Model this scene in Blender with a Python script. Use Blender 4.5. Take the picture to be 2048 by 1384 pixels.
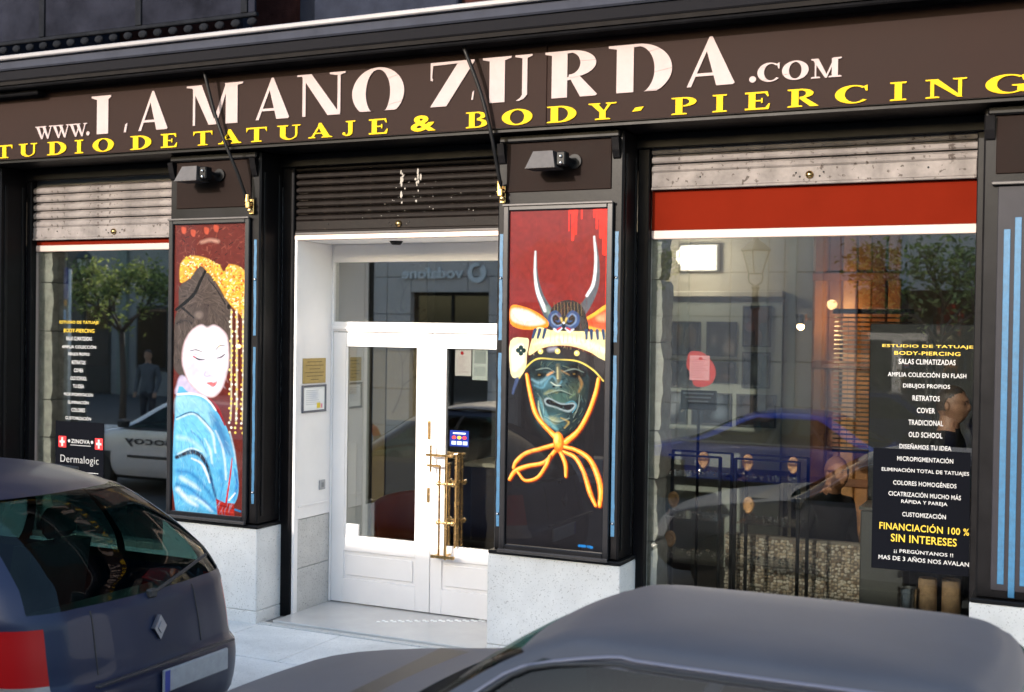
import bpy, bmesh, math, random
import numpy as np
from mathutils import Vector, Matrix, noise as mnoise

random.seed(7); rng = np.random.default_rng(11)
R = math.radians
scene = bpy.context.scene
for o in list(bpy.data.objects): bpy.data.objects.remove(o)

# ------------------------------------------------------------------ camera
cam_d = bpy.data.cameras.new('camera'); cam = bpy.data.objects.new('camera', cam_d)
scene.collection.objects.link(cam); scene.camera = cam
yaw, pitch, roll = R(25.179), R(0.804), R(-0.823)
fw = Vector((-math.sin(yaw)*math.cos(pitch), math.cos(yaw)*math.cos(pitch), -math.sin(pitch)))
rt = Vector((math.cos(yaw), math.sin(yaw), 0)); dn = fw.cross(rt)
r2 = math.cos(roll)*rt + math.sin(roll)*dn; d2 = -math.sin(roll)*rt + math.cos(roll)*dn
cam.matrix_world = Matrix(((r2.x, -d2.x, -fw.x, 0), (r2.y, -d2.y, -fw.y, -7.74), (r2.z, -d2.z, -fw.z, 2.5), (0, 0, 0, 1)))
cam_d.sensor_width = 36; cam_d.lens = 2427.5/2048*36
cam_d.clip_start = 0.05; cam_d.clip_end = 1500
cam_d.dof.use_dof = True; cam_d.dof.focus_distance = 8.6; cam_d.dof.aperture_fstop = 2.0

# ------------------------------------------------------------------ sky and sun
SUN_EL, SUN_AZ = R(17.5), R(17)          # low sun over the street, from the left behind the camera
world = bpy.data.worlds.new('World'); scene.world = world; world.use_nodes = True
wn = world.node_tree; bg = wn.nodes['Background']
sky_n = wn.nodes.new('ShaderNodeTexSky'); sky_n.sky_type = 'NISHITA'; sky_n.sun_disc = False
sky_n.air_density = 1.4; sky_n.dust_density = 2.4; sky_n.ozone_density = 2.6; sky_n.sun_elevation = SUN_EL; sky_n.sun_rotation = R(180) + SUN_AZ
wn.links.new(sky_n.outputs['Color'], bg.inputs['Color']); bg.inputs['Strength'].default_value = 0.15
sun_d = bpy.data.lights.new('sun', 'SUN'); sun_d.energy = 2.0; sun_d.angle = R(0.53); sun_d.color = (1.0, 0.91, 0.83)
sun = bpy.data.objects.new('sun', sun_d); scene.collection.objects.link(sun)
sdir = Vector((math.sin(SUN_AZ)*math.cos(SUN_EL), math.cos(SUN_AZ)*math.cos(SUN_EL), -math.sin(SUN_EL)))
sun.rotation_euler = sdir.to_track_quat('-Z', 'Y').to_euler(); sun.location = (-10, -14, 12)
vs = scene.view_settings
vs.view_transform = 'Standard'; vs.look = 'None'; vs.gamma = 1.0; vs.use_curve_mapping = False
vs.exposure = 1.85

# ------------------------------------------------------------------ materials
MATS = {}
def lin(r, g, b):
    f = lambda c: (c/255/12.92) if c/255 <= .04045 else ((c/255+.055)/1.055)**2.4
    return (f(r), f(g), f(b))
def mat(name, col, rough=.5, metal=0., spec=.5, var=0., vscale=8., bump=0., bscale=60., coat=0., coat_ior=1.5, emit=None, estr=0., speck=None, rvar=0.):
    if name in MATS: return MATS[name]
    m = bpy.data.materials.new(name); m.use_nodes = True; nt = m.node_tree; b = nt.nodes['Principled BSDF']
    N = nt.nodes.new; L = nt.links.new
    b.inputs['Base Color'].default_value = (*col, 1); b.inputs['Roughness'].default_value = rough
    b.inputs['Metallic'].default_value = metal; b.inputs['Specular IOR Level'].default_value = spec
    b.inputs['Coat Weight'].default_value = coat; b.inputs['Coat IOR'].default_value = coat_ior; b.inputs['Coat Roughness'].default_value = .02
    if emit: b.inputs['Emission Color'].default_value = (*emit, 1); b.inputs['Emission Strength'].default_value = estr
    tc = N('ShaderNodeTexCoord')
    if var or speck or rvar:
        n1 = N('ShaderNodeTexNoise'); n1.inputs['Scale'].default_value = vscale; n1.inputs['Detail'].default_value = 6; n1.inputs['Roughness'].default_value = .65
        L(tc.outputs['Object'], n1.inputs['Vector'])
        if var:
            cr = N('ShaderNodeValToRGB')
            cr.color_ramp.elements[0].position = .3; cr.color_ramp.elements[1].position = .7
            cr.color_ramp.elements[0].color = (*[max(0, c*(1-var)) for c in col], 1)
            cr.color_ramp.elements[1].color = (*[min(1, c*(1+var)) for c in col], 1)
            L(n1.outputs['Fac'], cr.inputs['Fac']); out = cr.outputs['Color']
            if speck:
                sc, s_col, thr = speck
                v = N('ShaderNodeTexNoise'); v.inputs['Scale'].default_value = sc; v.inputs['Detail'].default_value = 3
                L(tc.outputs['Object'], v.inputs['Vector'])
                r2_ = N('ShaderNodeValToRGB'); r2_.color_ramp.elements[0].position = thr; r2_.color_ramp.elements[1].position = thr+.06
                r2_.color_ramp.elements[0].color = (0, 0, 0, 1); r2_.color_ramp.elements[1].color = (1, 1, 1, 1)
                L(v.outputs['Fac'], r2_.inputs['Fac'])
                mx = N('ShaderNodeMixRGB'); mx.inputs['Color2'].default_value = (*s_col, 1)
                L(r2_.outputs['Color'], mx.inputs['Fac']); L(out, mx.inputs['Color1']); out = mx.outputs['Color']
            L(out, b.inputs['Base Color'])
        if rvar:
            mr = N('ShaderNodeMapRange'); mr.inputs['To Min'].default_value = max(.02, rough-rvar); mr.inputs['To Max'].default_value = min(1, rough+rvar)
            L(n1.outputs['Fac'], mr.inputs['Value']); L(mr.outputs['Result'], b.inputs['Roughness'])
    if bump:
        n2 = N('ShaderNodeTexNoise'); n2.inputs['Scale'].default_value = bscale; n2.inputs['Detail'].default_value = 5
        L(tc.outputs['Object'], n2.inputs['Vector'])
        bp = N('ShaderNodeBump'); bp.inputs['Strength'].default_value = bump; bp.inputs['Distance'].default_value = .01
        L(n2.outputs['Fac'], bp.inputs['Height']); L(bp.outputs['Normal'], b.inputs['Normal'])
    MATS[name] = m; return m
def glass(name, tint, refl, rough=0.0, top=.6):
    if name in MATS: return MATS[name]
    m = bpy.data.materials.new(name); m.use_nodes = True; nt = m.node_tree; N = nt.nodes.new; L = nt.links.new
    nt.nodes.remove(nt.nodes['Principled BSDF']); out = nt.nodes['Material Output']
    t = N('ShaderNodeBsdfTransparent'); t.inputs['Color'].default_value = (*tint, 1)
    g = N('ShaderNodeBsdfGlossy'); g.inputs['Roughness'].default_value = rough; g.inputs['Color'].default_value = (1, 1, 1, 1)
    lw = N('ShaderNodeLayerWeight'); lw.inputs['Blend'].default_value = .25
    mr = N('ShaderNodeMapRange'); mr.inputs['To Min'].default_value = refl; mr.inputs['To Max'].default_value = min(1, refl+top)
    L(lw.outputs['Fresnel'], mr.inputs['Value'])
    mx = N('ShaderNodeMixShader'); L(mr.outputs['Result'], mx.inputs['Fac']); L(t.outputs[0], mx.inputs[1]); L(g.outputs[0], mx.inputs[2])
    L(mx.outputs[0], out.inputs['Surface']); MATS[name] = m; return m
def print_mat(name, rough=.35, coat=0., coat_ior=1.5):
    if name in MATS: return MATS[name]
    m = bpy.data.materials.new(name); m.use_nodes = True; nt = m.node_tree; b = nt.nodes['Principled BSDF']
    a = nt.nodes.new('ShaderNodeVertexColor'); a.layer_name = 'print'
    nt.links.new(a.outputs['Color'], b.inputs['Base Color']); b.inputs['Roughness'].default_value = rough; b.inputs['Specular IOR Level'].default_value = .05
    b.inputs['Coat Weight'].default_value = coat; b.inputs['Coat IOR'].default_value = coat_ior; b.inputs['Coat Roughness'].default_value = .005
    MATS[name] = m; return m

BLACK = mat('black_gloss_paint', (.0048, .0045, .0052), .38, spec=.11, var=.25, vscale=5, bump=.04, bscale=25, rvar=.12)
BLACKM = mat('black_metal', (.007, .007, .0078), .45, spec=.16, var=.2, bump=.03)
BROWN = mat('brown_panel_paint', (.0095, .0052, .0043), .6, spec=.05, var=.14, vscale=6, bump=.05, bscale=14, rvar=.1)
SIGNB = mat('brown_sign_face', (.0175, .0098, .0084), .6, spec=.05, var=.07, vscale=2.2, bump=.02, bscale=4, rvar=.06)
LETTERW = mat('cream_letter', (.30, .243, .243), .6, spec=.05, var=.05, vscale=14)
LETTERY = mat('yellow_letter', (.46, .30, .004), .6, spec=.1, var=.05, vscale=14)
STONE = mat('white_granite', (.66, .65, .635), .55, var=.13, vscale=2.2, bump=.12, bscale=120, speck=(95, (.40, .385, .37), .62))
STONEJ = mat('grey_granite', (.50, .49, .47), .5, var=.09, vscale=9, bump=.12, bscale=120, speck=(80, (.25, .24, .23), .60))
ROUGHST = mat('rough_old_stone', (.52, .50, .46), .85, var=.3, vscale=14, bump=.7, bscale=45)
WHITE = mat('white_door_paint', (.82, .79, .775), .3, var=.025, vscale=4, bump=.03, bscale=30)
WHITEW = mat('white_plaster', (.84, .81, .79), .55, var=.03, vscale=3, bump=.05, bscale=60)
TRIM = mat('cream_trim', (.33, .262, .235), .5, var=.04, vscale=6)
REDBAND = mat('red_band', (.100, .0088, .0036), .9, spec=.0, var=.1, vscale=1.6)
SLAT = mat('grey_shutter_metal', (.150, .134, .130), .6, spec=.10, var=.35, vscale=5, bump=.2, bscale=22, speck=(26, (.055, .044, .040), .62))
SLATB = mat('black_shutter_metal', (.0085, .0062, .0055), .55, spec=.10, var=.35, vscale=12, bump=.12, bscale=30, rvar=.12, speck=(70, (.22, .17, .13), .72))
BRASS = mat('polished_brass', (.62, .40, .17), .26, metal=1, var=.18, vscale=20, rvar=.1)
BRASSP = mat('brass_plaque', (.50, .36, .13), .38, metal=.45, var=.12, vscale=30)
BLUET = mat('blue_tape', (.006, .078, .165), .5, var=.22, vscale=25, bump=.1, bscale=60)
STEEL = mat('steel', (.62, .62, .63), .25, metal=1)
GREYL = mat('grey_lamp_metal', (.048, .043, .043), .5, metal=.2, var=.2, vscale=20)
PANE = glass('shop_glass', (.80, .82, .80), .205)
ASPHALT = mat('asphalt', (.055, .055, .057), .85, var=.25, vscale=5, bump=.5, bscale=160, speck=(180, (.12, .12, .12), .62))
PAVE = mat('pavement_stone', (.64, .635, .62), .75, var=.20, vscale=1.8, bump=.2, bscale=80, speck=(120, (.30, .29, .28), .62))
KERB = mat('kerb_granite', (.42, .41, .39), .7, var=.12, vscale=8, bump=.2, bscale=90)
TILE = mat('polished_threshold_tile', (.50, .49, .475), .13, var=.07, vscale=3)

# ------------------------------------------------------------------ geometry helpers
OFF = {}
def base_of(vs_):
    a = np.array(vs_); return Vector(((a[:, 0].min()+a[:, 0].max())/2, (a[:, 1].min()+a[:, 1].max())/2, a[:, 2].min()))
def setp(o, label=None, cat=None, group=None, kind=None):
    if label: o['label'] = label
    if cat: o['category'] = cat
    if group: o['group'] = group
    if kind: o['kind'] = kind
    return o
def thing(name, label, cat, loc=(0, 0, 0), group=None, rotz=0.):
    o = bpy.data.objects.new(name, None); scene.collection.objects.link(o); o.location = loc; o.empty_display_size = .1
    o.rotation_euler.z = rotz
    OFF[o.name] = Vector(loc); return setp(o, label, cat, group)
class MB:
    def __init__(s): s.v = []; s.f = []; s.m = []; s.cm = 0
    def add(s, vs_, fs):
        n = len(s.v); s.v += [tuple(p) for p in vs_]; s.f += [tuple(i+n for i in f) for f in fs]; s.m += [s.cm]*len(fs); return s
    def box(s, x0, x1, y0, y1, z0, z1, b=0.):
        x0, x1 = sorted((x0, x1)); y0, y1 = sorted((y0, y1)); z0, z1 = sorted((z0, z1))
        if b <= 0:
            v = [(x, y, z) for z in (z0, z1) for y in (y0, y1) for x in (x0, x1)]
            return s.add(v, [(0, 2, 3, 1), (4, 5, 7, 6), (0, 1, 5, 4), (2, 6, 7, 3), (0, 4, 6, 2), (1, 3, 7, 5)])
        b = min(b, (x1-x0)*.45, (y1-y0)*.45, (z1-z0)*.45)
        bm = bmesh.new(); bmesh.ops.create_cube(bm, size=1)
        for v in bm.verts: v.co = Vector(((x0+x1)/2+v.co.x*(x1-x0), (y0+y1)/2+v.co.y*(y1-y0), (z0+z1)/2+v.co.z*(z1-z0)))
        bmesh.ops.bevel(bm, geom=bm.edges[:], offset=b, segments=1, affect='EDGES', profile=.5)
        s.bm(bm); return s
    def bm(s, bm, mtx=None):
        bm.verts.index_update()
        s.add([(mtx @ v.co if mtx else v.co) for v in bm.verts], [[v.index for v in f.verts] for f in bm.faces]); bm.free(); return s
    def tube(s, pts, rad, n=10, cap=True):
        pts = [Vector(p) for p in pts]; rads = rad if isinstance(rad, (list, tuple)) else [rad]*len(pts)
        rings = []; up = None
        for i, p in enumerate(pts):
            d = (pts[min(i+1, len(pts)-1)] - pts[max(i-1, 0)]).normalized()
            if up is None: up = Vector((0, 0, 1)) if abs(d.z) < .9 else Vector((1, 0, 0))
            a = d.cross(up).normalized(); b_ = a.cross(d).normalized(); up = b_
            rings.append([p + rads[i]*(math.cos(2*math.pi*k/n)*a + math.sin(2*math.pi*k/n)*b_) for k in range(n)])
        v = [q for r in rings for q in r]; f = []
        for i in range(len(pts)-1):
            for k in range(n): f.append((i*n+k, i*n+(k+1) % n, (i+1)*n+(k+1) % n, (i+1)*n+k))
        if cap: f.append(tuple(range(n))[::-1]); f.append(tuple((len(pts)-1)*n+k for k in range(n)))
        return s.add(v, f)
    def lathe(s, prof, c=(0, 0, 0), n=20, axis='z'):
        v = []; f = []
        for r, h in prof:
            for k in range(n):
                a = 2*math.pi*k/n; p = (r*math.cos(a), r*math.sin(a), h)
                if axis == 'y': p = (p[0], p[2], p[1])
                if axis == 'x': p = (p[2], p[0], p[1])
                v.append((p[0]+c[0], p[1]+c[1], p[2]+c[2]))
        for i in range(len(prof)-1):
            for k in range(n): f.append((i*n+k, i*n+(k+1) % n, (i+1)*n+(k+1) % n, (i+1)*n+k))
        f.append(tuple(range(n))); f.append(tuple((len(prof)-1)*n+k for k in range(n)))
        return s.add(v, f)
    def prism(s, poly, y0, y1, ax='y'):       # polygon in (x,z), extruded along y (or (y,z) along x, or (x,y) along z)
        n = len(poly)
        g = {'y': lambda p, t: (p[0], t, p[1]), 'x': lambda p, t: (t, p[0], p[1]), 'z': lambda p, t: (p[0], p[1], t)}[ax]
        v = [g(p, y0) for p in poly]+[g(p, y1) for p in poly]
        return s.add(v, [tuple(range(n)), tuple(range(n, 2*n))[::-1]] + [(i, i+n, (i+1) % n+n, (i+1) % n) for i in range(n)])
    def ico(s, c, r, sub=1, sc=(1, 1, 1), jit=0.):
        bm = bmesh.new(); bmesh.ops.create_icosphere(bm, subdivisions=sub, radius=1)
        for v in bm.verts:
            k = 1+jit*random.uniform(-1, 1); v.co = Vector((c[0]+v.co.x*r*sc[0]*k, c[1]+v.co.y*r*sc[1]*k, c[2]+v.co.z*r*sc[2]*k))
        return s.bm(bm)
    def build(s, name, m, parent=None, smooth=False, label=None, cat=None, group=None, kind=None, recalc=True, origin=None):
        off = OFF[parent.name] if parent else (Vector(origin) if origin else base_of(s.v))
        me = bpy.data.meshes.new(name); me.from_pydata([(p[0]-off.x, p[1]-off.y, p[2]-off.z) for p in s.v], [], s.f)
        for mm in (m if isinstance(m, (list, tuple)) else [m]): me.materials.append(mm)
        if s.cm or len(set(s.m)) > 1: me.polygons.foreach_set('material_index', s.m)
        if recalc:
            bm = bmesh.new(); bm.from_mesh(me); bmesh.ops.recalc_face_normals(bm, faces=bm.faces); bm.to_mesh(me); bm.free()
        if smooth: 
            me.polygons.foreach_set('use_smooth', [True]*len(me.polygons))
        me.update(); o = bpy.data.objects.new(name, me); scene.collection.objects.link(o)
        if parent: o.parent = parent
        else: o.location = off
        OFF[o.name] = off
        if smooth == 'auto': me.set_sharp_from_angle(angle=R(35))
        return setp(o, label, cat, group, kind)
def bx(name, m, parent, x0, x1, y0, y1, z0, z1, b=.004, **k): return MB().box(x0, x1, y0, y1, z0, z1, b).build(name, m, parent, **k)
def copy_tree(o, parent=None):
    c = o.copy(); scene.collection.objects.link(c); c.parent = parent
    for ch in list(o.children): copy_tree(ch, c)
    return c
def text_mb(txt, x0, x1, z0, z1, y, thick=.0, bold=0., facing=-1, shear=0., fit_h=True, space=1., mb=None):
    cu = bpy.data.curves.new('t', 'FONT'); cu.body = txt; cu.offset = bold; cu.size = 1; cu.resolution_u = 3; cu.space_character = space; cu.shear = shear
    o = bpy.data.objects.new('t', cu); scene.collection.objects.link(o)
    dg = bpy.context.evaluated_depsgraph_get(); me = bpy.data.meshes.new_from_object(o.evaluated_get(dg))
    V = np.array([v.co[:] for v in me.vertices]); F = [tuple(p.vertices) for p in me.polygons]
    bpy.data.objects.remove(o); bpy.data.curves.remove(cu); bpy.data.meshes.remove(me)
    lo, hi = V.min(0), V.max(0); sx = (x1-x0)/(hi[0]-lo[0]); sz = (z1-z0)/(hi[1]-lo[1]) if fit_h else abs(sx)
    X = x0+(V[:, 0]-lo[0])*sx; Z = z0+(V[:, 1]-lo[1])*sz
    mb = mb or MB()
    if thick <= 0: mb.add([(a, y, c) for a, c in zip(X, Z)], F)
    else:
        bm = bmesh.new(); vv = [bm.verts.new((a, y, c)) for a, c in zip(X, Z)]
        for f in F:
            try: bm.faces.new([vv[i] for i in f])
            except ValueError: pass
        ret = bmesh.ops.extrude_face_region(bm, geom=bm.faces[:])
        for e in ret['geom']:
            if isinstance(e, bmesh.types.BMVert): e.co.y += facing*thick
        mb.bm(bm)
    return mb

# ------------------------------------------------------------------ print painter (flat prints: posters, papers)
class Paint:
    def __init__(s, w, h, res, base):
        s.w, s.h = w, h; s.nx = int(w*res)+1; s.ny = int(h*res)+1
        s.U, s.V = np.meshgrid(np.linspace(0, w, s.nx), np.linspace(0, h, s.ny)); s.c = np.zeros((s.ny, s.nx, 3)); s.c[:] = base; s.gain = 1.
    def blend(s, a, col): a = np.clip(a, 0, 1)[..., None]; s.c = s.c*(1-a)+np.array(col)*a
    def sdf(s, pts):
        P = np.array(pts, float); d = np.full(s.U.shape, 1e9); ins = np.zeros(s.U.shape, bool)
        for i in range(len(P)):
            a, b = P[i], P[(i+1) % len(P)]; e = b-a; wx, wy = s.U-a[0], s.V-a[1]
            t = np.clip((wx*e[0]+wy*e[1])/(e@e+1e-9), 0, 1); d = np.minimum(d, (wx-e[0]*t)**2+(wy-e[1]*t)**2)
            c1 = (a[1] > s.V) != (b[1] > s.V)
            with np.errstate(divide='ignore', invalid='ignore'): xi = (b[0]-a[0])*(s.V-a[1])/(b[1]-a[1])+a[0]
            ins ^= c1 & (s.U < xi)
        return np.where(ins, -1, 1)*np.sqrt(d)
    def poly(s, pts, col, soft=1., al=1.): s.blend(al*(.5-s.sdf(smooth_poly(pts))/soft), col); return s
    def hard(s, pts, col, soft=.8, al=1.): s.blend(al*(.5-s.sdf(pts)/soft), col); return s
    def win(s, x0, x1, y0, y1):
        fx, fy = (s.nx-1)/s.w, (s.ny-1)/s.h
        return (slice(int(np.clip(math.floor(y0*fy), 0, s.ny)), int(np.clip(math.ceil(y1*fy)+1, 0, s.ny))), slice(int(np.clip(math.floor(x0*fx), 0, s.nx)), int(np.clip(math.ceil(x1*fx)+1, 0, s.nx))))
    def wblend(s, w, a, col): a = np.clip(a, 0, 1)[..., None]; s.c[w] = s.c[w]*(1-a)+np.array(col)*a
    def ell(s, cx, cy, rx, ry, col, soft=1., al=1.):
        k = 1+soft/min(rx, ry); w = s.win(cx-rx*k, cx+rx*k, cy-ry*k, cy+ry*k)
        q = np.sqrt(((s.U[w]-cx)/rx)**2+((s.V[w]-cy)/ry)**2); s.wblend(w, al*(.5+(1-q)*min(rx, ry)/soft), col); return s
    def stroke(s, pts, w, col, soft=1., al=1.):
        P = smooth_line(pts); ws = np.interp(np.linspace(0, 1, len(P)), np.linspace(0, 1, len(w)), w) if isinstance(w, (list, tuple)) else np.full(len(P), w)
        m = ws.max()/2+soft; wn_ = s.win(P[:, 0].min()-m, P[:, 0].max()+m, P[:, 1].min()-m, P[:, 1].max()+m); U, V = s.U[wn_], s.V[wn_]
        best = np.full(U.shape, 1e9)
        for i in range(len(P)-1):
            a, b = P[i], P[i+1]; e = b-a; wx, wy = U-a[0], V-a[1]
            t = np.clip((wx*e[0]+wy*e[1])/(e@e+1e-9), 0, 1)
            best = np.minimum(best, np.hypot(wx-e[0]*t, wy-e[1]*t)-(ws[i]*(1-t)+ws[i+1]*t)/2)
        s.wblend(wn_, al*(.5-best/soft), col); return s
    def brush(s, pts, n, ln, wd, cols, ang, spread=.4, al=.5, soft=1.6):
        """n short painterly strokes inside a polygon, along angle ang (or a function of position)"""
        P = np.array(pts); (x0, y0), (x1, y1) = P.min(0), P.max(0); k = 0; tries = 0
        while k < n and tries < n*12:
            tries += 1; u, v = random.uniform(x0, x1), random.uniform(y0, y1); ins = False
            for i in range(len(P)):
                a, b = P[i], P[i-1]
                if (a[1] > v) != (b[1] > v) and u < (b[0]-a[0])*(v-a[1])/(b[1]-a[1])+a[0]: ins = not ins
            if not ins: continue
            k += 1; a = (ang(u, v) if callable(ang) else ang)+random.gauss(0, spread); l = random.uniform(.4, 1)*ln
            s.stroke([(u, v), (u+l*.5*math.cos(a)+random.uniform(-1, 1), v+l*.5*math.sin(a)), (u+l*math.cos(a), v+l*math.sin(a))], [wd*random.uniform(.3, .7), wd*random.uniform(.6, 1.1), wd*.25], random.choice(cols), soft, al*random.uniform(.5, 1))
        return s
    def mottle(s, amt, sc):
        g = rng.random((int(s.h/sc)+3, int(s.w/sc)+3)); x = s.U/sc; y = s.V/sc; xi = x.astype(int); yi = y.astype(int); fx = x-xi; fy = y-yi
        n = (g[yi, xi]*(1-fx)+g[yi, xi+1]*fx)*(1-fy)+(g[yi+1, xi]*(1-fx)+g[yi+1, xi+1]*fx)*fy
        s.c *= (1+amt*(n-.5)*2)[..., None]; s.c = np.clip(s.c, 0, 1); return s
    def build(s, name, m, parent, x0, x1, z1, z0, y, ax='y', **k):
        off = OFF[parent.name] if parent else Vector((0, 0, 0))
        a = s.U/s.w*(x1-x0)+x0; z = z1+(z0-z1)*s.V/s.h
        V = np.stack([a, np.full_like(a, y), z], -1) if ax == 'y' else np.stack([np.full_like(a, y), a, z], -1)
        V = V.reshape(-1, 3)-np.array(off); i = np.arange(s.nx*s.ny).reshape(s.ny, s.nx)
        F = np.stack([i[1:, :-1], i[1:, 1:], i[:-1, 1:], i[:-1, :-1]], -1).reshape(-1, 4)
        me = bpy.data.meshes.new(name); me.from_pydata(V.tolist(), [], F.tolist()); me.materials.append(m)
        at = me.color_attributes.new('print', 'FLOAT_COLOR', 'POINT')
        at.data.foreach_set('color', np.concatenate([np.clip(s.c*s.gain, 0, 1).reshape(-1, 3), np.ones((s.nx*s.ny, 1))], 1).ravel().astype(np.float32))
        me.update(); o = bpy.data.objects.new(name, me); scene.collection.objects.link(o)
        if parent: o.parent = parent
        OFF[o.name] = off; return setp(o, **k)
def smooth_line(pts, n=6):
    P = [np.array(p, float) for p in pts]
    if len(P) < 3: return np.array(P)
    Q = [2*P[0]-P[1]]+P+[2*P[-1]-P[-2]]; out = []
    for i in range(1, len(Q)-2):
        for t in np.linspace(0, 1, n, endpoint=False):
            a, b, c, d = Q[i-1:i+3]; out.append(.5*((2*b)+(-a+c)*t+(2*a-5*b+4*c-d)*t*t+(-a+3*b-3*c+d)*t**3))
    out.append(P[-1]); return np.array(out)
def smooth_poly(pts, n=4):
    P = [np.array(p, float) for p in pts]; k = len(P); out = []
    for i in range(k):
        a, b, c, d = P[i-1], P[i], P[(i+1) % k], P[(i+2) % k]
        for t in np.linspace(0, 1, n, endpoint=False): out.append(.5*((2*b)+(-a+c)*t+(2*a-5*b+4*c-d)*t*t+(-a+3*b-3*c+d)*t**3))
    return np.array(out)
PRINT = print_mat('glazed_print', .4, 1., 1.75)
PAPER = print_mat('paper_print', .6)

# ================================================================== SETTING: ground
road = MB(); road.add([(-400, -300, 0.02), (400, -300, 0.02), (400, 300, 0.02), (-400, 300, 0.02)], [(0, 1, 2, 3)])
road.build('road', ASPHALT, kind='structure', origin=(0, 0, 0))
SW = .165
# pavement in front of the shop, slabs laid with joints
pv = MB().box(-30, 12, -1.62, .84, .03, SW-.006).build('pavement', mat('joint_mortar', (.23, .22, .21), .9, var=.2), kind='structure', origin=(0, 0, 0))
for i in range(13):
    for j, (ya, yb) in enumerate(((-1.615, -.82), (-.815, -.003))):
        xo = -9.9+i*.75+(.37 if j else 0)
        MB().box(xo+.003, xo+.747, ya+.003, yb-.003, .05, SW, .004).build('paving_slab', PAVE, pv)
kb = MB().box(-30, 12, -1.80, -1.625, .0, .155, .015).build('kerb', KERB, kind='structure', origin=(0, 0, 0))
MB().box(-60, 30, -13.0, -10.6, .0, .15, .01).build('opposite_pavement', PAVE, kind='structure', origin=(0, 0, 0))

# ================================================================== SHOP BUILDING
shop = thing('shop_building', 'brown and black shop building with white double door between two display windows', 'building', (-4.75, 1.5, SW))
BRICK = mat('dark_red_brick', (.026, .011, .010), .9, spec=.02, var=.35, vscale=9, bump=.4, bscale=40)
up = MB()
up.box(-14, 5, .30, .60, 3.86, 4.75); up.box(-14, 5, .25, .60, 4.75, 8.2)
up.build('upper_wall', BRICK, shop)
# side walls beyond the frame
bx('side_wall', WHITEW, shop, -14, -9.6, .30, .6, SW, 3.86, 0); bx('side_wall', WHITEW, shop, .50, 5, .30, .6, SW, 3.86, 0)
# pillars
PILL = [(-9.62, -8.62), (-6.72, -5.825), (-3.765, -2.825), (-.555, .42)]
PLIN = [(-9.65, -8.585), (-6.75, -5.807), (-3.797, -2.800), (-.585, .45)]
for k, ((a, b), (pa, pb)) in enumerate(zip(PILL, PLIN)):
    p = bx('pillar', BLACK, shop, a, b, 0, .30, .935, 3.86, .012)
    # brown head panel with a slim moulding under the sign
    bx('head_panel', BROWN, p, a+.07, b-.085, -.010, .002, 3.46 if k != 1 else 3.43, 3.80, .004)
    bx('moulding', BLACK, p, a+.02, b-.02, -.035, .002, 3.805, 3.858, .01)
    for sx in (a+.012, b-.072):
        c = MB(); c.prism([(-.055, 3.80), (.0, 3.80), (.0, 3.66), (-.015, 3.67), (-.035, 3.72)], sx, sx+.05, 'x'); c.build('corbel', BLACK, p)
    # side face: recessed long panel, seen on the right flank
    q = MB(); q.box(b-.001, b+.008, .045, .075, 1.0, 3.7, .002); q.box(b-.001, b+.008, .235, .262, 1.0, 3.7, .002); q.build('flank_bead', BLACKM, p)
    pl = bx('plinth', STONE, shop, pa, pb, -.022, .30, .262, .905, .006)
    bx('base_course', STONE, shop, pa, pb, -.020, .30, SW-.01, .259, .006)
    bx('plinth_cap', BLACKM, shop, pa+.004, pb+.006, -.028, .30, .907, .933, .006)
    # blue tape strips on the front of the pillar, both sides of the print
    runs = [(2.42, 3.17), (1.10, 2.33)]
    if k in (1, 2):
        for sx in (a+.022, b-.052):
            for z0, z1 in runs:
                t = MB(); n = 24; w0 = .024
                L_ = []; Rr = []
                for i in range(n+1):
                    z = z0+(z1-z0)*i/n; L_.append((sx+random.uniform(-.0025, .0025), z)); Rr.append((sx+w0+random.uniform(-.0025, .0025), z))
                for i in range(n): t.add([(L_[i][0], -.0035, L_[i][1]), (Rr[i][0], -.0035, Rr[i][1]), (Rr[i+1][0], -.0035, Rr[i+1][1]), (L_[i+1][0], -.0035, L_[i+1][1])], [(0, 1, 2, 3)])
                t.box(sx+.001, sx+w0-.001, -.003, .001, z0+.002, z1-.002); t.build('blue_tape_strip', BLUET, p)
            for z in (2.86, 1.19):
                MB().lathe([(.0, -.014), (.008, -.012), (.011, -.006), (.011, .0)], (sx+.012, -.0035, z), 12, 'y').build('bolt', STEEL, p, smooth=True)
    if k == 3:
        bx('print_field', mat('dark_print_field', (.018, .017, .021), .5, spec=.15, var=.1), p, a+.085, b-.085, -.012, .002, .99, 3.385, .004)
        bx('field_cap', GREYL, p, a+.05, b-.05, -.04, .0, 3.392, 3.412, .004)
        for sx, z0, z1 in ((a+.122, 1.03, 3.13), (a+.182, .955, 3.20), (a+.245, 1.03, 3.30), (a+.31, .99, 3.2)):
            bx('blue_stripe', BLUET, p, sx, sx+.036, -.0165, -.011, z0, z1, .001)
# masonry piers behind the pillars close the shell to the room behind
for a, b in ((-9.62, -8.96), (-6.65, -5.81), (-3.69, -2.99), (-.55, .9)): bx('pier', MATS.get('x') or WHITEW, shop, a, b, .366, .62, SW, 3.62, 0)
# lintel/underside under the sign
bx('lintel', BLACK, shop, -9.6, .45, .26, .30, 3.762, 3.862, .006)
soff = bx('sign_soffit', BLACK, shop, -13, 4, -.135, .30, 3.863, 3.886, 0)

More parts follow.
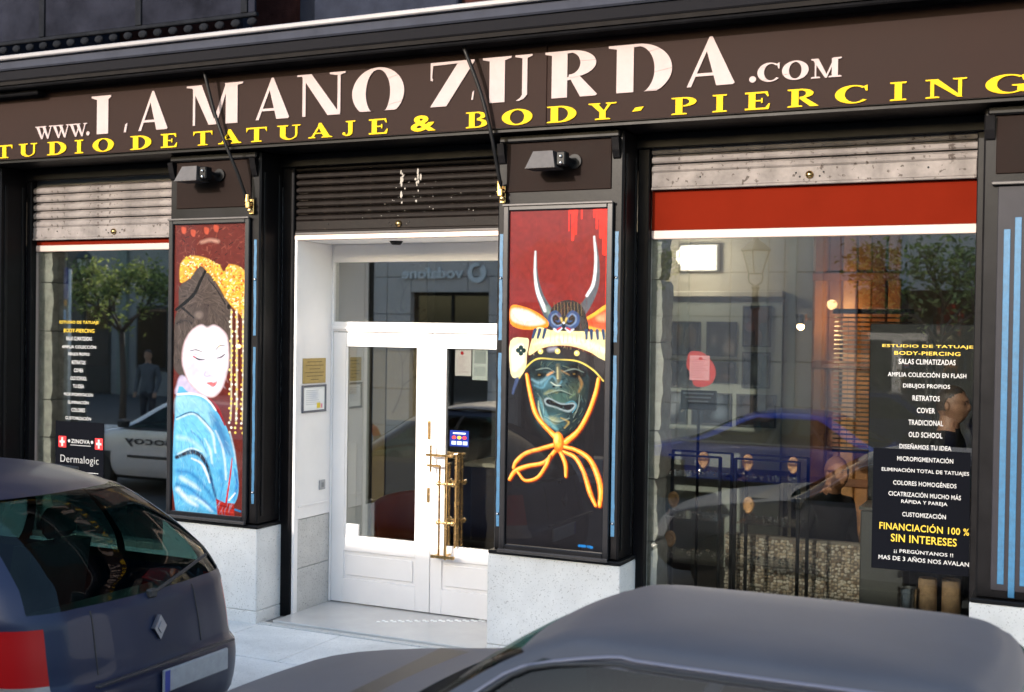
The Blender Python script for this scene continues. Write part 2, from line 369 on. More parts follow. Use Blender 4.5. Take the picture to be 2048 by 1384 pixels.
def shutter(x0, x1, z_bot, z_top, y, m, pitch, rail_h, sag=0.):
    rl = MB(); rl.box(x0, x1, y-.016, y+.016, z_bot, z_bot+rail_h, .005); rl.box(x0, x1, y-.024, y+.02, z_bot-.016, z_bot+.001, .004)
    rail = rl.build('roller_shutter', m, shop)
    xc = (x0+x1)/2+.03
    MB().lathe([(.020, -.022), (.020, -.012), (.026, -.010), (.026, .0)], (xc, y-.016, z_bot+rail_h*.45), 16, 'y').build('lock', BRASS, rail, smooth=True)
    for dx in (-.09, -.065, .065, .09, -.7*(x1-x0)/2, .7*(x1-x0)/2): MB().lathe([(.0, -.005), (.005, -.004), (.007, 0)], (xc+dx, y-.016, z_bot+rail_h*(.35 if abs(dx) < .07 else .6)), 8, 'y').build('rivet', BLACKM, rail)
    n = int((z_top-z_bot-rail_h)/pitch)
    ref = None
    for i in range(n):
        z = z_bot+rail_h+i*pitch+.002
        if ref is None:
            pr = [(y+.022, z), (y-.008, z), (y-.016, z+pitch*.18), (y-.017, z+pitch*.42), (y-.012, z+pitch*.62), (y+.010, z+pitch*.76), (y+.018, z+pitch-.008), (y+.022, z+pitch-.003)]
            ref = MB().prism(pr, x0, x1, 'x').build('slat', m, rail); z0 = z
        else:
            c = ref.copy(); scene.collection.objects.link(c); c.parent = rail; c.location = ref.location+Vector((0, random.uniform(-.002, .002), z-z0)); OFF[c.name] = OFF[ref.name]
    return rail
shutter(-8.59, -6.70, 3.250, 3.80, .335, SLAT, .075, .10)
shutter(-2.735, -.615, 3.495, 3.82, .335, SLAT, .062, .105)
shutter(-5.715, -3.87, 3.262, 3.80, .335, SLATB, .056, .075)
# paint drips down the dark shutter
dr = MB()
for xx in (-4.735, -4.60):
    for _ in range(16):
        z = random.choice((random.uniform(3.58, 3.70), random.uniform(3.45, 3.70))); w = random.uniform(.004, .011)
        dr.ico((xx+random.gauss(0, .012), .317, z), w, 1, (1, .25, random.uniform(1, 3)))
for _ in range(34):
    dr.ico((random.gauss(-4.7, .35), .3185, random.uniform(3.28, 3.62)), random.uniform(.002, .0045), 1, (1, .3, 1))
dr.build('paint_splash', mat('white_splash', (.26, .24, .22), .7), shop, kind='stuff')

# shutter guides / window side frames
for a, b in ((-8.62, -8.565), (-5.825, -5.716), (-3.865, -3.765), (-2.825, -2.742), (-.612, -.555), (-6.72, -6.66)):
    bx('shutter_guide', BLACK, shop, a, b, .292, .365, SW, 3.80, .006)

# display windows: red fascia, cream trim, glass
def window(x0, x1, z0, ztrim, zred, zreds, name):
    f = MB(); f.box(x0, x1, .352, .40, ztrim, ztrim+.055, .004)
    f.box(x0, x0+.035, .352, .40, z0, ztrim, .004); f.box(x1-.03, x1, .352, .40, z0, ztrim, .004); f.box(x0, x1, .34, .42, z0-.05, z0, .004)
    w = f.build('window', TRIM if name == 'l' else [TRIM], shop)
    bx('fascia', REDBAND, w, x0, x1, .362, .39, ztrim+.056, zreds+.10, .002)
    bx('pane', PANE, w, x0+.03, x1-.025, .375, .383, z0, ztrim, 0)
    return w
wl = window(-8.60, -6.66, .62, 3.135, 3.2, 3.30, 'l')
# right window: black side frames instead of trim posts
f = MB(); f.box(-2.742, -.612, .352, .40, 3.140, 3.200, .004)
wr = f.build('window', TRIM, shop)
bx('fascia', REDBAND, wr, -2.742, -.612, .358, .39, 3.201, 3.60, .002)
bx('sill', BLACK, wr, -2.742, -.612, .34, .42, .56, .62, .004)
bx('pane', PANE, wr, -2.741, -.613, .375, .383, .62, 3.139, 0)
# stall risers under windows
bx('stall_riser', STONE, shop, -8.60, -6.66, .31, .50, SW, .57, .004); bx('stall_riser', STONE, shop, -2.742, -.612, .31, .50, SW, .56, .004)
# rough stone reveals just behind the panes, left side of each window
def rough_block(x0, x1, y0, y1, z0, z1, seed):
    mb = MB(); nx, nz = 8, 14; ny = 8
    def disp(x, y, z):
        return .018*mnoise.noise(Vector((x*9+seed, y*9, z*9)))+.010*mnoise.noise(Vector((x*25, y*25+seed, z*25)))
    # right-hand face (x = x1) and front (y = y0)
    V = []; F = []
    for i in range(nz+1):
        z = z0+(z1-z0)*i/nz; ez = .016*(1-min(1, min(i, nz-i)/1.2))
        for j in range(ny+1):
            y = y0+(y1-y0)*j/ny; V.append((x1+disp(x1, y, z)-ez-(.02 if j == ny else 0), y, z))
    for i in range(nz):
        for j in range(ny): a = i*(ny+1)+j; F.append((a, a+1, a+ny+2, a+ny+1))
    mb.add(V, F)
    V = [];  F = []
    for i in range(nz+1):
        z = z0+(z1-z0)*i/nz; ez = .016*(1-min(1, min(i, nz-i)/1.2))
        V.append((x0, y0, z)); V.append((x1+disp(x1, y0, z)-ez, y0, z))
    for i in range(nz): F.append((2*i, 2*i+1, 2*i+3, 2*i+2))
    mb.add(V, F); mb.box(x0, x1-.035, y0+.004, y1, z0, z1)
    return mb
for x0, x1, dy, sd in ((-2.98, -2.672, .26, 3.1), (-8.95, -8.405, .22, 8.7)):
    zz = [.58, 1.02, 1.46, 1.80, 2.42, 2.86, 3.2]
    for i in range(len(zz)-1):
        rough_block(x0, x1+random.uniform(-.012, .012), .40, .40+dy+random.uniform(-.03, .03), zz[i]+.004, zz[i+1]-.004, sd+i*2.3).build('reveal_stone', ROUGHST, shop, smooth='auto')

# ------------------------------------------------------------------ doorway recess
JX0, JX1 = -5.70, -3.80
j = bx('jamb', WHITEW, shop, JX0-.10, JX0, .367, .90, .937, 3.183, .003)
bx('jamb_trim', WHITE, shop, JX0-.016, JX0+.006, .31, .366, SW, 3.20, .003)
bx('jamb_dado', STONEJ, shop, JX0-.10, JX0-.002, .367, .90, SW-.02, .535, .003); bx('jamb_dado', STONEJ, shop, JX0-.10, JX0-.002, .367, .90, .539, .932, .003)
bx('jamb_ledge', WHITE, shop, JX0, JX0+.008, .367, .78, 1.03, 1.05, .003)
bx('jamb', WHITEW, shop, JX1, JX1+.10, .367, .90, SW, 3.183, .003)
bx('recess_ceiling', WHITEW, shop, JX0-.1, JX1+.1, .367, .95, 3.185, 3.22, 0)
bx('lintel_trim', mat('pinkish_trim', (.66, .50, .42), .5, var=.06), shop, -5.715, -3.87, .305, .365, 3.186, 3.222, .003)
bx('lintel_rail', GREYL, shop, -5.715, -3.87, .31, .36, 3.224, 3.246, .003)
MB().lathe([(.0, -.03), (.035, -.028), (.05, -.008), (.055, 0)], (-4.95, .6, 3.184), 16).build('ceiling_spot', BLACKM, shop, smooth=True)
th = bx('threshold', TILE, shop, JX0, JX1, .05, .86, SW-.1, .192, .004)
bx('threshold_strip', STONEJ, shop, JX0-.1, JX1+.1, -.015, .047, SW-.1, .176, .005)
dots = MB()
for i in range(14):
    for q in range(2): dots.lathe([(.017, 0), (.014, .004), (0, .005)], (-4.95+i*.055+.02*q, .40+i*.032+.045*q, .192), 10)
dots.build('grip_dot_row', mat('white_grip_dots', (.8, .8, .78), .6), th)
# door frame, transom, leaves (plane y = .85)
DY = .85
fr = MB()
fr.box(JX0, JX0+.02, DY-.03, DY+.05, .195, 3.183, .003); fr.box(JX0+.02, JX1, DY-.03, DY+.05, 3.036, 3.183, .003); fr.box(JX0+.02, JX1, DY-.03, DY+.05, 2.458, 2.54, .004)
fr.box(JX0+.02, JX1, DY-.045, DY-.029, 2.475, 2.50, .004)
df = fr.build('door_frame', WHITE, shop)
bx('transom_pane', PANE, df, JX0+.02, JX1, DY, DY+.008, 2.54, 3.036, 0)
def leaf(x0, x1, gx0, gx1, zb):
    d = MB(); y0, y1 = DY-.025, DY+.02
    d.box(x0, gx0, y0, y1, .20, 2.452, .003); d.box(gx1, x1, y0, y1, .20, 2.452, .003)
    d.box(gx0, gx1, y0+.0005, y1, 2.352, 2.4515, .003); d.box(gx0, gx1, y0+.0005, y1, .63, zb, .003); d.box(gx0, gx1, y0+.0005, y1, .2005, .40, .003)
    d.box(gx0, gx1, y0+.014, y1-.002, .401, .629, 0)
    o = d.build('door', WHITE, shop)
    bx('door_panel', WHITE, o, gx0+.028, gx1-.028, y0+.003, y0+.0135, .428, .602, .006)
    g = MB(); w = .016
    g.box(gx0, gx1, y0+.004, y0+.02, zb, zb+w, .004); g.box(gx0, gx1, y0+.004, y0+.02, 2.352-w, 2.352, .004); g.box(gx0, gx0+w, y0+.005, y0+.02, zb+w, 2.352-w, .004); g.box(gx1-w, gx1, y0+.005, y0+.02, zb+w, 2.352-w, .004)
    g.build('glazing_bead', WHITE, o)
    bx('pane', PANE, o, gx0+.01, gx1-.01, DY-.002, DY+.006, zb+.01, 2.342, 0)
    return o
dl = leaf(-5.678, -4.735, -5.556, -4.865, .745); drr = leaf(-4.729, -3.82, -4.625, -3.935, .735)
bx('white_corner_block', WHITE, dl, -5.556, -5.42, DY-.018, DY+.012, .7455, .855, .003)
# door furniture in brass
for z0, z1 in ((1.60, 1.75), (1.09, 1.21)): bx('brass_plate', BRASS, dl, -4.765, -4.740, DY-.031, DY-.024, z0, z1, .002)
h = MB(); yy = DY-.085
h.tube([(-4.62, yy, .665), (-4.62, yy, 1.40)], .009, 10); h.tube([(-4.55, yy-.02, .66), (-4.55, yy-.02, 1.485)], .012, 10); h.tube([(-4.492, yy+.03, .75), (-4.492, yy+.03, 1.49)], .009, 10)
h.box(-4.735, -4.488, yy-.03, yy-.006, 1.475, 1.495, .004); h.box(-4.735, -4.612, yy-.012, yy+.008, 1.39, 1.408, .004)
h.tube([(-4.70, yy-.005, 1.35), (-4.70, yy-.005, 1.56)], .009, 8)
h.box(-4.68, -4.47, yy-.03, yy-.005, .665, .69, .004)
for z in (.95, 1.26):
    h.tube([(-4.64, yy-.01, z), (-4.47, yy-.01, z)], .010, 8)
    for x in (-4.62, -4.55, -4.49): h.ico((x, yy-.012, z), .021, 2)
for z in (.69, 1.48): h.tube([(-4.55, yy-.02, z), (-4.55, DY-.02, z)], .010, 8); 
h.tube([(-4.66, yy-.01, .678), (-4.66, DY-.02, .678)], .010, 8)
h.build('pull_handle', BRASS, drr, smooth='auto')

# ------------------------------------------------------------------ balcony above
bal = MB(); bal.box(-14, 5, -.42, .25, 4.667, 4.705, .008)
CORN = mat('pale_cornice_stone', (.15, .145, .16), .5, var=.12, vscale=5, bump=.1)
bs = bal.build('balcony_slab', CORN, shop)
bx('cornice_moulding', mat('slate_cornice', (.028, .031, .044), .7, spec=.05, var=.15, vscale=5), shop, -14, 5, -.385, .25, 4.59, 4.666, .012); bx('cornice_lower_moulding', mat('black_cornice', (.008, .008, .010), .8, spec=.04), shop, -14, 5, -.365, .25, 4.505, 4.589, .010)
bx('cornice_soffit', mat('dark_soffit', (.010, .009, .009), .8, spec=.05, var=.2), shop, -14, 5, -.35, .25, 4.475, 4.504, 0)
rl = MB(); rl.box(-14, -5.6, -.38, -.34, 4.80, 4.83, .006); rl.box(-14, -5.6, -.39, -.33, 5.6, 5.65, .01)
rail = rl.build('railing', mat('dark_iron', (.009, .010, .013), .9, spec=.02, var=.3), shop)
bx('parapet_panel', mat('dark_parapet', (.010, .011, .017), .9, spec=.02, var=.5, vscale=3), rail, -14, -5.62, -.37, -.345, 4.831, 5.599, .004)
for i in range(9): bx('panel_rib', MATS['dark_iron'], rail, -13.9+i*1.02, -13.84+i*1.02, -.385, -.3705, 4.831, 5.599, .004)
for i in range(26):
    x = -9.4+i*.15
    MB().ico((x, -.36, 4.765), .034, 2, (1.3, .6, .9)).build('scroll', MATS['dark_iron'], rail)
bx('upper_door', mat('dark_blue_shutter', (.016, .019, .030), .9, spec=.02, var=.2), shop, -8.9, -7.5, .17, .249, 4.76, 7.0, .01)
bx('upper_door', MATS['dark_blue_shutter'], shop, -5.6, -4.2, .17, .249, 4.76, 7.0, .01)
bx('downpipe', MATS['dark_blue_shutter'], shop, -6.05, -5.95, -.05, .05, 4.706, 8.0, .02)

# ================================================================== SIGNBOARD with raised letters
SY = -.15
sg = thing('shop_sign', 'long brown shop signboard with cream and yellow raised lettering above the windows', 'sign', (-4.4, -.1, 3.89))
bx('sign_board', SIGNB, sg, -13.0, -3.3355, SY, .24, 3.888, 4.455, .004); bx('sign_board', SIGNB, sg, -3.3335, 4.0, SY, .24, 3.888, 4.455, .004)
bx('sign_top_edge', BLACKM, sg, -13.0, 4.0, SY-.012, .2, 4.457, 4.468, .003)
bx('sign_bottom_edge', BLACKM, sg, -13.0, 4.0, SY-.006, .0, 3.8865, 3.8875, 0)
def rect(a, b, c, d): return [(a, b), (c, b), (c, d), (a, d)]
def arc(cx, cy, rx, ry, a0, a1, n=18): return [(cx+rx*math.cos(R(a0+(a1-a0)*i/n)), cy+ry*math.sin(R(a0+(a1-a0)*i/n))) for i in range(n+1)]
def strip(o, i): return [[o[k], o[k+1], i[k+1], i[k]] for k in range(len(o)-1)]
def ser(x0, x1, z, d):    # bracketed serif slab: d=+1 grows up from z, -1 hangs down
    t = .07*d; return [(x0, z), (x1, z), (x1, z+t*.8), (x1-.06, z+t*1.2), (x0+.06, z+t*1.2), (x0, z+t*.8)]
def clip0(p): return [(x, max(0, z)) for x, z in p]
DECO = {
 'L': [rect(.28, 0, .86, .95), [(0, 1), (1, 1), (1, .955), (.86, .90), (.28, .90), (0, .955)]],
 'tick': [[(.25, 0), (.7, 0), (1, 1), (.55, .85)]],
 'A': [[(0, 0), (.09, 0), (.50, .90), (.47, 1.0)], [(.47, 1), (.53, 1), (1, .03), (.96, 0), (.62, 0), (.40, .76)], [(.14, .205), (.56, .205), (.55, .265), (.17, .265)]],
 'M': [rect(.115, 0, .155, .95), [(0, 1), (.27, 1), (.27, .96), (.12, .93), (0, .96)], [(.09, .97), (.27, 1), (.53, .0), (.40, 0)], [(.495, .13), (.535, .0), (.745, .95), (.70, 1)], rect(.70, 0, .905, .97), [(.68, 1), (1, 1), (1, .96), (.90, .93), (.70, .93)]],
 'N': [rect(.115, 0, .18, .95), [(0, 1), (.30, 1), (.30, .95), (0, .96)], [(.08, .99), (.30, 1), (.90, .0), (.64, 0)], rect(.84, .03, .90, .95), [(.68, 1), (1, 1), (1, .96), (.90, .93), (.80, .93), (.68, .96)]],
 'O': strip(clip0(arc(.5, .42, .5, .58, 232, -52, 40)), clip0(arc(.5, .42, .235, .53, 245, -65, 40))),
 'Z': [[(.03, 1), (.97, 1), (.97, .955), (.03, .93)], [(.06, 1.0), (.03, .60), (0, .60), (.0, 1)], strip(arc(.42, .60, .40, .34, 180, 100, 8), arc(.42, .58, .37, .33, 180, 100, 8))[0], [(.60, .94), (.97, .96), (.36, 0), (0, 0)]],
 'U': [rect(.14, 0, .45, .95), [(0, 1), (.58, 1), (.58, .96), (.45, .92), (.14, .92), (0, .96)], [(.80, .12), (.90, .12), (.90, .95), (.80, .95)], [(.66, 1), (1, 1), (1, .965), (.90, .925), (.80, .925), (.66, .965)], [(.80, .13), (.90, .13), (.84, .05), (.74, .0), (.68, 0.01), (.76, .06)]],
 'R': [rect(.13, 0, .43, .95), [(0, 1), (.5, 1), (.5, .945), (.13, .92), (0, .955)]] + strip(arc(.50, .71, .48, .29, 92, -95, 16), arc(.48, .72, .20, .235, 92, -95, 16)) + [[(.43, .43), (.56, .47), (.56, .40), (.43, .36)], [(.47, .43), (.66, .45), (1, .03), (.97, 0), (.68, 0)]],
 'D': [rect(.13, 0, .40, .95), [(0, 1), (.5, 1), (.5, .945), (.13, .92), (0, .955)]] + strip(clip0(arc(.46, .45, .54, .55, 90, -56, 26)), clip0(arc(.46, .45, .27, .50, 90, -68, 26))),
}
def st(x0, x1, z0=0., z1=1.): return [rect(x0, z0+.03, x1, z1-.03)]
SER = {
 'T': st(.38, .62, 0, .95)+[rect(0, .90, 1, 1), [(0, .90), (.10, .90), (0, .68)], [(1, .90), (.90, .90), (1, .68)], ser(.24, .76, 0, 1)],
 'I': st(.28, .72)+[ser(0, 1, 0, 1), ser(0, 1, 1, -1)],
 'E': st(.15, .42)+[rect(0, 0, .95, .095), rect(0, .905, .90, 1), rect(.4, .46, .68, .54), [(.95, 0), (1, .32), (.95, .32), (.82, .095)], [(.90, 1), (.95, .72), (.90, .72), (.80, .905)], rect(.65, .36, .71, .64)],
 'D': st(.13, .38)+[ser(0, .5, 0, 1), ser(0, .5, 1, -1)]+strip(arc(.42, .5, .58, .5, 90, -90), arc(.42, .5, .30, .42, 90, -90)),
 'O': strip(arc(.5, .5, .5, .5, 0, 360, 32), arc(.5, .5, .235, .43, 0, 360, 32)),
 'U': st(.12, .36, .3, 1)+st(.78, .87, .3, 1)+[ser(0, .48, 1, -1), ser(.64, 1, 1, -1)]+strip(arc(.495, .36, .375, .36, 180, 360), arc(.57, .36, .21, .28, 180, 360)),
 'A': [[(.10, 0), (.19, 0), (.54, .92), (.49, 1)], [(.44, 1), (.54, 1), (.93, 0), (.66, 0), (.40, .80)], rect(.26, .27, .66, .345), ser(0, .30, 0, 1), ser(.56, 1, 0, 1)],
 'J': st(.45, .78, .22, 1)+[ser(.25, 1, 1, -1)]+strip(arc(.40, .24, .38, .24, 0, -160, 12), arc(.30, .26, .15, .17, 0, -160, 12))+[arc(.13, .17, .12, .10, 0, 350, 12)],
 'B': st(.14, .40)+[ser(0, .5, 0, 1), ser(0, .5, 1, -1)]+strip(arc(.5, .755, .42, .245, 90, -90), arc(.5, .755, .17, .165, 90, -90))+strip(arc(.5, .27, .5, .27, 90, -90), arc(.5, .27, .22, .19, 90, -90)),
 'P': st(.16, .44)+[ser(0, .62, 0, 1), ser(0, .5, 1, -1)]+strip(arc(.5, .73, .5, .27, 90, -95), arc(.5, .73, .22, .19, 90, -95)),
 'R': st(.13, .36)+[ser(0, .48, 0, 1), ser(0, .45, 1, -1)]+strip(arc(.42, .74, .42, .26, 90, -95), arc(.42, .74, .18, .18, 90, -95))+[[(.38, .47), (.58, .50), (.98, .04), (1, 0), (.74, 0)]],
 'Y': [[(.07, .97), (.33, .97), (.58, .50), (.42, .42)], [(.72, .97), (.83, .97), (.58, .42), (.52, .48)], ser(0, .42, 1, -1), ser(.62, 1, 1, -1)]+st(.40, .62, 0, .55)+[ser(.24, .78, 0, 1)],
 'C': strip(arc(.52, .5, .52, .5, 48, 318, 26), arc(.58, .5, .30, .43, 48, 318, 26))+[[(.82, .90), (.93, .98), (.93, .66), (.88, .66)]],
 'G': strip(arc(.50, .5, .50, .5, 48, 318, 26), arc(.56, .5, .30, .43, 48, 318, 26))+[[(.80, .90), (.90, .98), (.90, .66), (.85, .66)], rect(.72, .08, .92, .42), ser(.60, 1, .46, -1)],
 'N': st(.12, .21)+[ser(0, .34, 0, 1), [(.0, 1), (.30, 1), (.90, .0), (.78, 0), (.10, .93), (0, .93)]]+st(.79, .88)+[ser(.66, 1, 1, -1)],
 'S': strip(arc(.5, .74, .46, .26, 30, 270, 14), arc(.5, .74, .22, .18, 30, 270, 14))+strip(arc(.5, .26, .46, .26, 90, -150, 14), arc(.5, .30, .22, .18, 90, -150, 14)),
 '-': [[(0, .38), (.72, .42), (1, .66), (.28, .62)]],
 '.': [arc(.5, .5, .5, .5, 0, 345, 16)],
 'W': [[(.03, 1), (.20, 1), (.42, .0), (.33, 0)], [(.33, 0), (.40, 0), (.58, .8), (.54, .9)], [(.38, 1), (.55, 1), (.77, 0), (.68, 0)], [(.68, 0), (.74, 0), (.93, 1), (.87, 1)], ser(0, .62, 1, -1), ser(.78, 1, 1, -1)],
 'M': [rect(.12, .02, .17, .97), [(.05, .97), (.25, .97), (.55, .06), (.46, 0)], [(.46, 0), (.52, 0), (.80, .97), (.74, .97)]]+st(.68, .88)+[ser(0, .30, 0, 1), ser(.58, 1, 0, 1), ser(0, .24, 1, -1), ser(.72, 1, 1, -1)],
}
def letter(g, x0, x1, z0, z1, m, th=.008):
    mb = MB(); pcs = g if not isinstance(g, str) else SER[g]
    for k, pc in enumerate(pcs):
        y = SY-th-.00035*(k % 9)
        mb.prism([(x0+p[0]*(x1-x0), z0+p[1]*(z1-z0)) for p in pc], y, SY-.0005)
    return mb.build('letter', m, sg)
zt, zb = 4.382, 4.068
for ch, x0, x1, dz in (('L', -7.42, -7.21, -.02), ('A', -6.92, -6.62, -.018), ('M', -6.43, -5.88, -.008), ('A', -5.76, -5.45, 0), ('N', -5.38, -4.95, 0), ('O', -4.89, -4.45, 0.005), ('Z', -4.235, -3.875, 0), ('U', -3.82, -3.44, 0), ('R', -3.345, -2.965, 0), ('D', -2.885, -2.445, .003), ('A', -2.345, -2.03, .008)):
    letter(DECO[ch], x0, x1, zb+dz*.9, zt+dz, LETTERW)
letter(DECO['tick'], -7.085, -7.035, 4.05, 4.125, LETTERW); letter(DECO['tick'], -3.915, -3.885, 4.10, 4.165, LETTERW)
for i in range(3): letter('W', -8.045+i*.19, -7.845+i*.19, 4.043, 4.15, LETTERW)
letter('.', -7.475, -7.440, 4.045, 4.08, LETTERW)
letter('.', -1.937, -1.893, 4.075, 4.115, LETTERW)
for ch, x0, x1 in (('C', -1.885, -1.735), ('O', -1.73, -1.565), ('M', -1.55, -1.365)): letter(ch, x0, x1, 4.072, 4.192, LETTERW)
YL = 'TUDIODETATUAJE&BODY-PIERCING'
YX = [(-8.459, -8.311), (-8.235, -8.022), (-7.908, -7.694), (-7.6, -7.507), (-7.403, -7.177), (-7.003, -6.784), (-6.687, -6.52), (-6.36, -6.173), (-6.115, -5.893), (-5.846, -5.654), (-5.557, -5.346), (-5.274, -5.061), (-4.973, -4.86), (-4.744, -4.583), (-4.392, -4.187), (-3.947, -3.775), (-3.667, -3.435), (-3.327, -3.111), (-3.024, -2.825), (-2.716, -2.633), (-2.445, -2.278), (-2.172, -2.078), (-1.962, -1.802), (-1.693, -1.502), (-1.402, -1.194), (-1.077, -0.982), (-0.874, -0.642), (-0.541, -0.302)]
YX[0] = (-8.50, -8.311)
for ch, (a, b) in zip(YL, YX):
    if ch == '&': text_mb('&', a, b, 3.902, 4.016, SY-.0005, .008, .03).build('letter', LETTERY, sg)
    elif ch == '-': letter('-', a, b, 3.90, 4.01, LETTERY)
    else: letter(ch, a, b, 3.903, 4.014, LETTERY)
letter('S', -8.76, -8.60, 3.903, 4.014, LETTERY); letter('E', -9.02, -8.86, 3.903, 4.014, LETTERY)

# retracted awning with its two drop arms
aw = thing('retracted_awning', 'retracted black awning roller with two drop arms hanging in front of the signboard', 'awning', (-4.6, -.3, 4.4))
bx('cassette', mat('black_awning_fabric', (.005, .005, .006), .9, spec=.03, var=.3), aw, -9.6, .4, -.34, -.18, 4.445, 4.474, .01)
bx('end_bracket', MATS['black_awning_fabric'], aw, -9.3, -7.92, -.26, -.165, 4.40, 4.444, .01)
def armrod(pts):
    MB().tube(smooth_line(pts, 5).tolist(), .0135, 10).build('drop_arm', BLACKM, aw, smooth=True)
armrod([(-3.92, -.27, 4.46), (-3.80, -.225, 4.13), (-3.735, -.19, 3.86), (-3.718, -.13, 3.66), (-3.71, -.07, 3.50)])
armrod([(-6.17, -.27, 4.46), (-6.10, -.225, 4.14), (-6.00, -.19, 3.86), (-5.94, -.13, 3.66), (-5.905, -.07, 3.48)])
for k, (x, z) in enumerate(((-3.722, 3.46), (-5.90, 3.44))):
    b = thing('brass_arm_bracket', ('brass hinge bracket on the pillar bearing the mask poster' if k == 0 else 'brass hinge bracket on the pillar bearing the portrait poster'), 'bracket', (x, -.02, z-.08), 'awning arm brackets')
    m = MB(); m.box(x-.022, x+.022, -.02, .0, z-.075, z+.05, .006); m.tube([(x, -.065, z+.02), (x, -.065, z+.075)], .02, 12); m.box(x-.014, x+.022, -.075, -.015, z-.03, z+.025, .006); m.ico((x+.015, -.05, z-.045), .022, 2); m.tube([(x-.03, -.045, z), (x+.035, -.045, z)], .011, 8)
    m.build('hinge_body', BRASS, b, smooth='auto')

# wall lamps on the pillar heads
def wall_lamp(x, z, label):
    t = thing('wall_lamp', label, 'lamp', (x, -.01, z), 'wall lamps on the pillars')
    h = MB(); c = Vector((x-.06, -.15, z))
    def hood(w0, w1, d0, d1, hh, th=0):
        return [(c.x-w0, c.y-d0, c.z-hh), (c.x+w0, c.y-d0, c.z-hh), (c.x+w0, c.y+d0, c.z-hh), (c.x-w0, c.y+d0, c.z-hh), (c.x-w1, c.y-d1*.4, c.z+hh), (c.x+w1, c.y-d1*.4, c.z+hh), (c.x+w1, c.y+d1, c.z+hh), (c.x-w1, c.y+d1, c.z+hh)]
    h.add(hood(.108, .072, .075, .07, .058), [(0, 1, 2, 3), (4, 7, 6, 5), (0, 4, 5, 1), (1, 5, 6, 2), (2, 6, 7, 3), (3, 7, 4, 0)])
    h.box(c.x-.112, c.x+.112, c.y-.08, c.y+.08, c.z-.064, c.z-.0585, .002)
    h.build('lamp_hood', GREYL, t)
    a = MB(); a.tube([(c.x+.05, c.y+.02, c.z+.01), (c.x+.15, c.y+.02, c.z+.01), (c.x+.17, c.y+.08, c.z+.0), (c.x+.17, -.012, c.z)], .013, 8); a.lathe([(.05, -.016), (.05, -.004), (.045, 0)], (c.x+.17, -.01, c.z), 16, 'y'); a.box(c.x+.10, c.x+.165, c.y-.03, c.y+.05, c.z-.045, c.z+.05, .008)
    a.build('lamp_arm', BLACKM, t, smooth='auto')
    s = MB(); s.ico((c.x+.135, c.y-.035, c.z+.015), .012, 2); s.ico((c.x+.135, c.y-.035, c.z-.03), .012, 2); s.build('lamp_screw', STEEL, t, smooth=True)
wall_lamp(-3.285, 3.655, 'grey hooded wall lamp on the pillar with the horned mask poster')
wall_lamp(-6.32, 3.685, 'grey hooded wall lamp on the pillar with the woman portrait poster')

# ================================================================== POSTERS
def rgb(*c): return lin(*c)
def frame(name, label, cat, x0, x1, z0, z1):
    t = thing(name, label, cat, ((x0+x1)/2, -.01, z0), 'framed posters on the pillars')
    w = .042; m = MB()
    m.box(x0, x0+w, -.035, -.002, z0, z1, .005); m.box(x1-w, x1, -.035, -.002, z0, z1, .005); m.box(x0+w, x1-w, -.036, -.002, z1-w, z1, .005); m.box(x0+w, x1-w, -.036, -.002, z0, z0+w, .005)
    m.build('poster_frame', mat('dark_frame_metal', (.018, .018, .021), .3, metal=.5, var=.2), t)
    bx('frame_lip', GREYL, t, x0-.003, x1+.003, -.05, -.037, z1-.012, z1+.004, .003); bx('frame_sill', GREYL, t, x0-.003, x1+.003, -.06, -.037, z0-.012, z0+.012, .004)
    return t
# ---- portrait poster (painted coordinates: 150 x 600)
p1 = frame('portrait_poster', 'framed painting of a pale woman with tall hair and light blue kimono', 'poster', -6.705, -5.905, .95, 3.345)
P = Paint(150, 600, 1.6, rgb(104, 40, 34))
A = lambda x, y: (x/4.465-5, y/4.465-8)          # upper study
B = lambda x, y: (x/4.465-5, y/4.465+302)        # lower study
for _ in range(60):
    x, y = random.uniform(10, 145), random.uniform(2, 95); P.stroke([(x, y), (x+random.uniform(-7, 7), y+random.uniform(-5, 9))], random.uniform(.8, 2.4), random.choice([rgb(150, 70, 56), rgb(70, 26, 24), rgb(170, 100, 84)]), 1.5, .55)
for x, y in ((20, 12), (40, 18), (68, 14), (88, 10)): P.poly([(x-5, y-7), (x+5, y-4), (x+3, y+8), (x-4, y+5)], rgb(196, 84, 60), 2, .8)
P.stroke([(58, 38), (75, 34), (92, 37)], 8, rgb(186, 140, 124), 4, .7)
hair = rgb(84, 73, 69)
P.poly([A(30, 1384), A(30, 960), A(70, 800), A(75, 620), A(180, 540), A(265, 430), A(320, 470), A(400, 560), A(490, 700), A(560, 820), A(560, 1384), A(300, 1500)], hair, 2)
for _ in range(90):
    x = random.uniform(60, 540); y = random.uniform(560, 1000); a, b = A(x, y), A(x+random.uniform(-30, 40), y+random.uniform(30, 80)); P.stroke([a, b], random.uniform(.6, 1.8), random.choice([rgb(70, 60, 58), rgb(140, 126, 120), rgb(90, 80, 76)]), 1.6, .4)
hp = [A(30, 1384), A(30, 960), A(70, 800), A(75, 620), A(180, 540), A(265, 430), A(320, 470), A(400, 560), A(490, 700), A(560, 820), A(560, 1384)]
P.brush(hp, 420, 26, 1.6, [rgb(46, 40, 39), rgb(112, 98, 92), rgb(64, 56, 54), rgb(132, 116, 108)], lambda u, v: math.atan2(170-v, 62-u)+(.5 if u > 62 else -.5), .25, .55)
P.stroke([A(340, 800), A(330, 900), A(345, 990)], [14, 9], rgb(70, 60, 60), 8, .6)
P.ell(*A(265, 870), 14, 13, rgb(82, 72, 70), 8, .6); P.ell(*A(262, 880), 9, 8, rgb(128, 114, 108), 5, .8)
P.stroke([A(400, 840), A(450, 890), A(540, 880)], [6, 4], rgb(74, 66, 64), 5, .7)
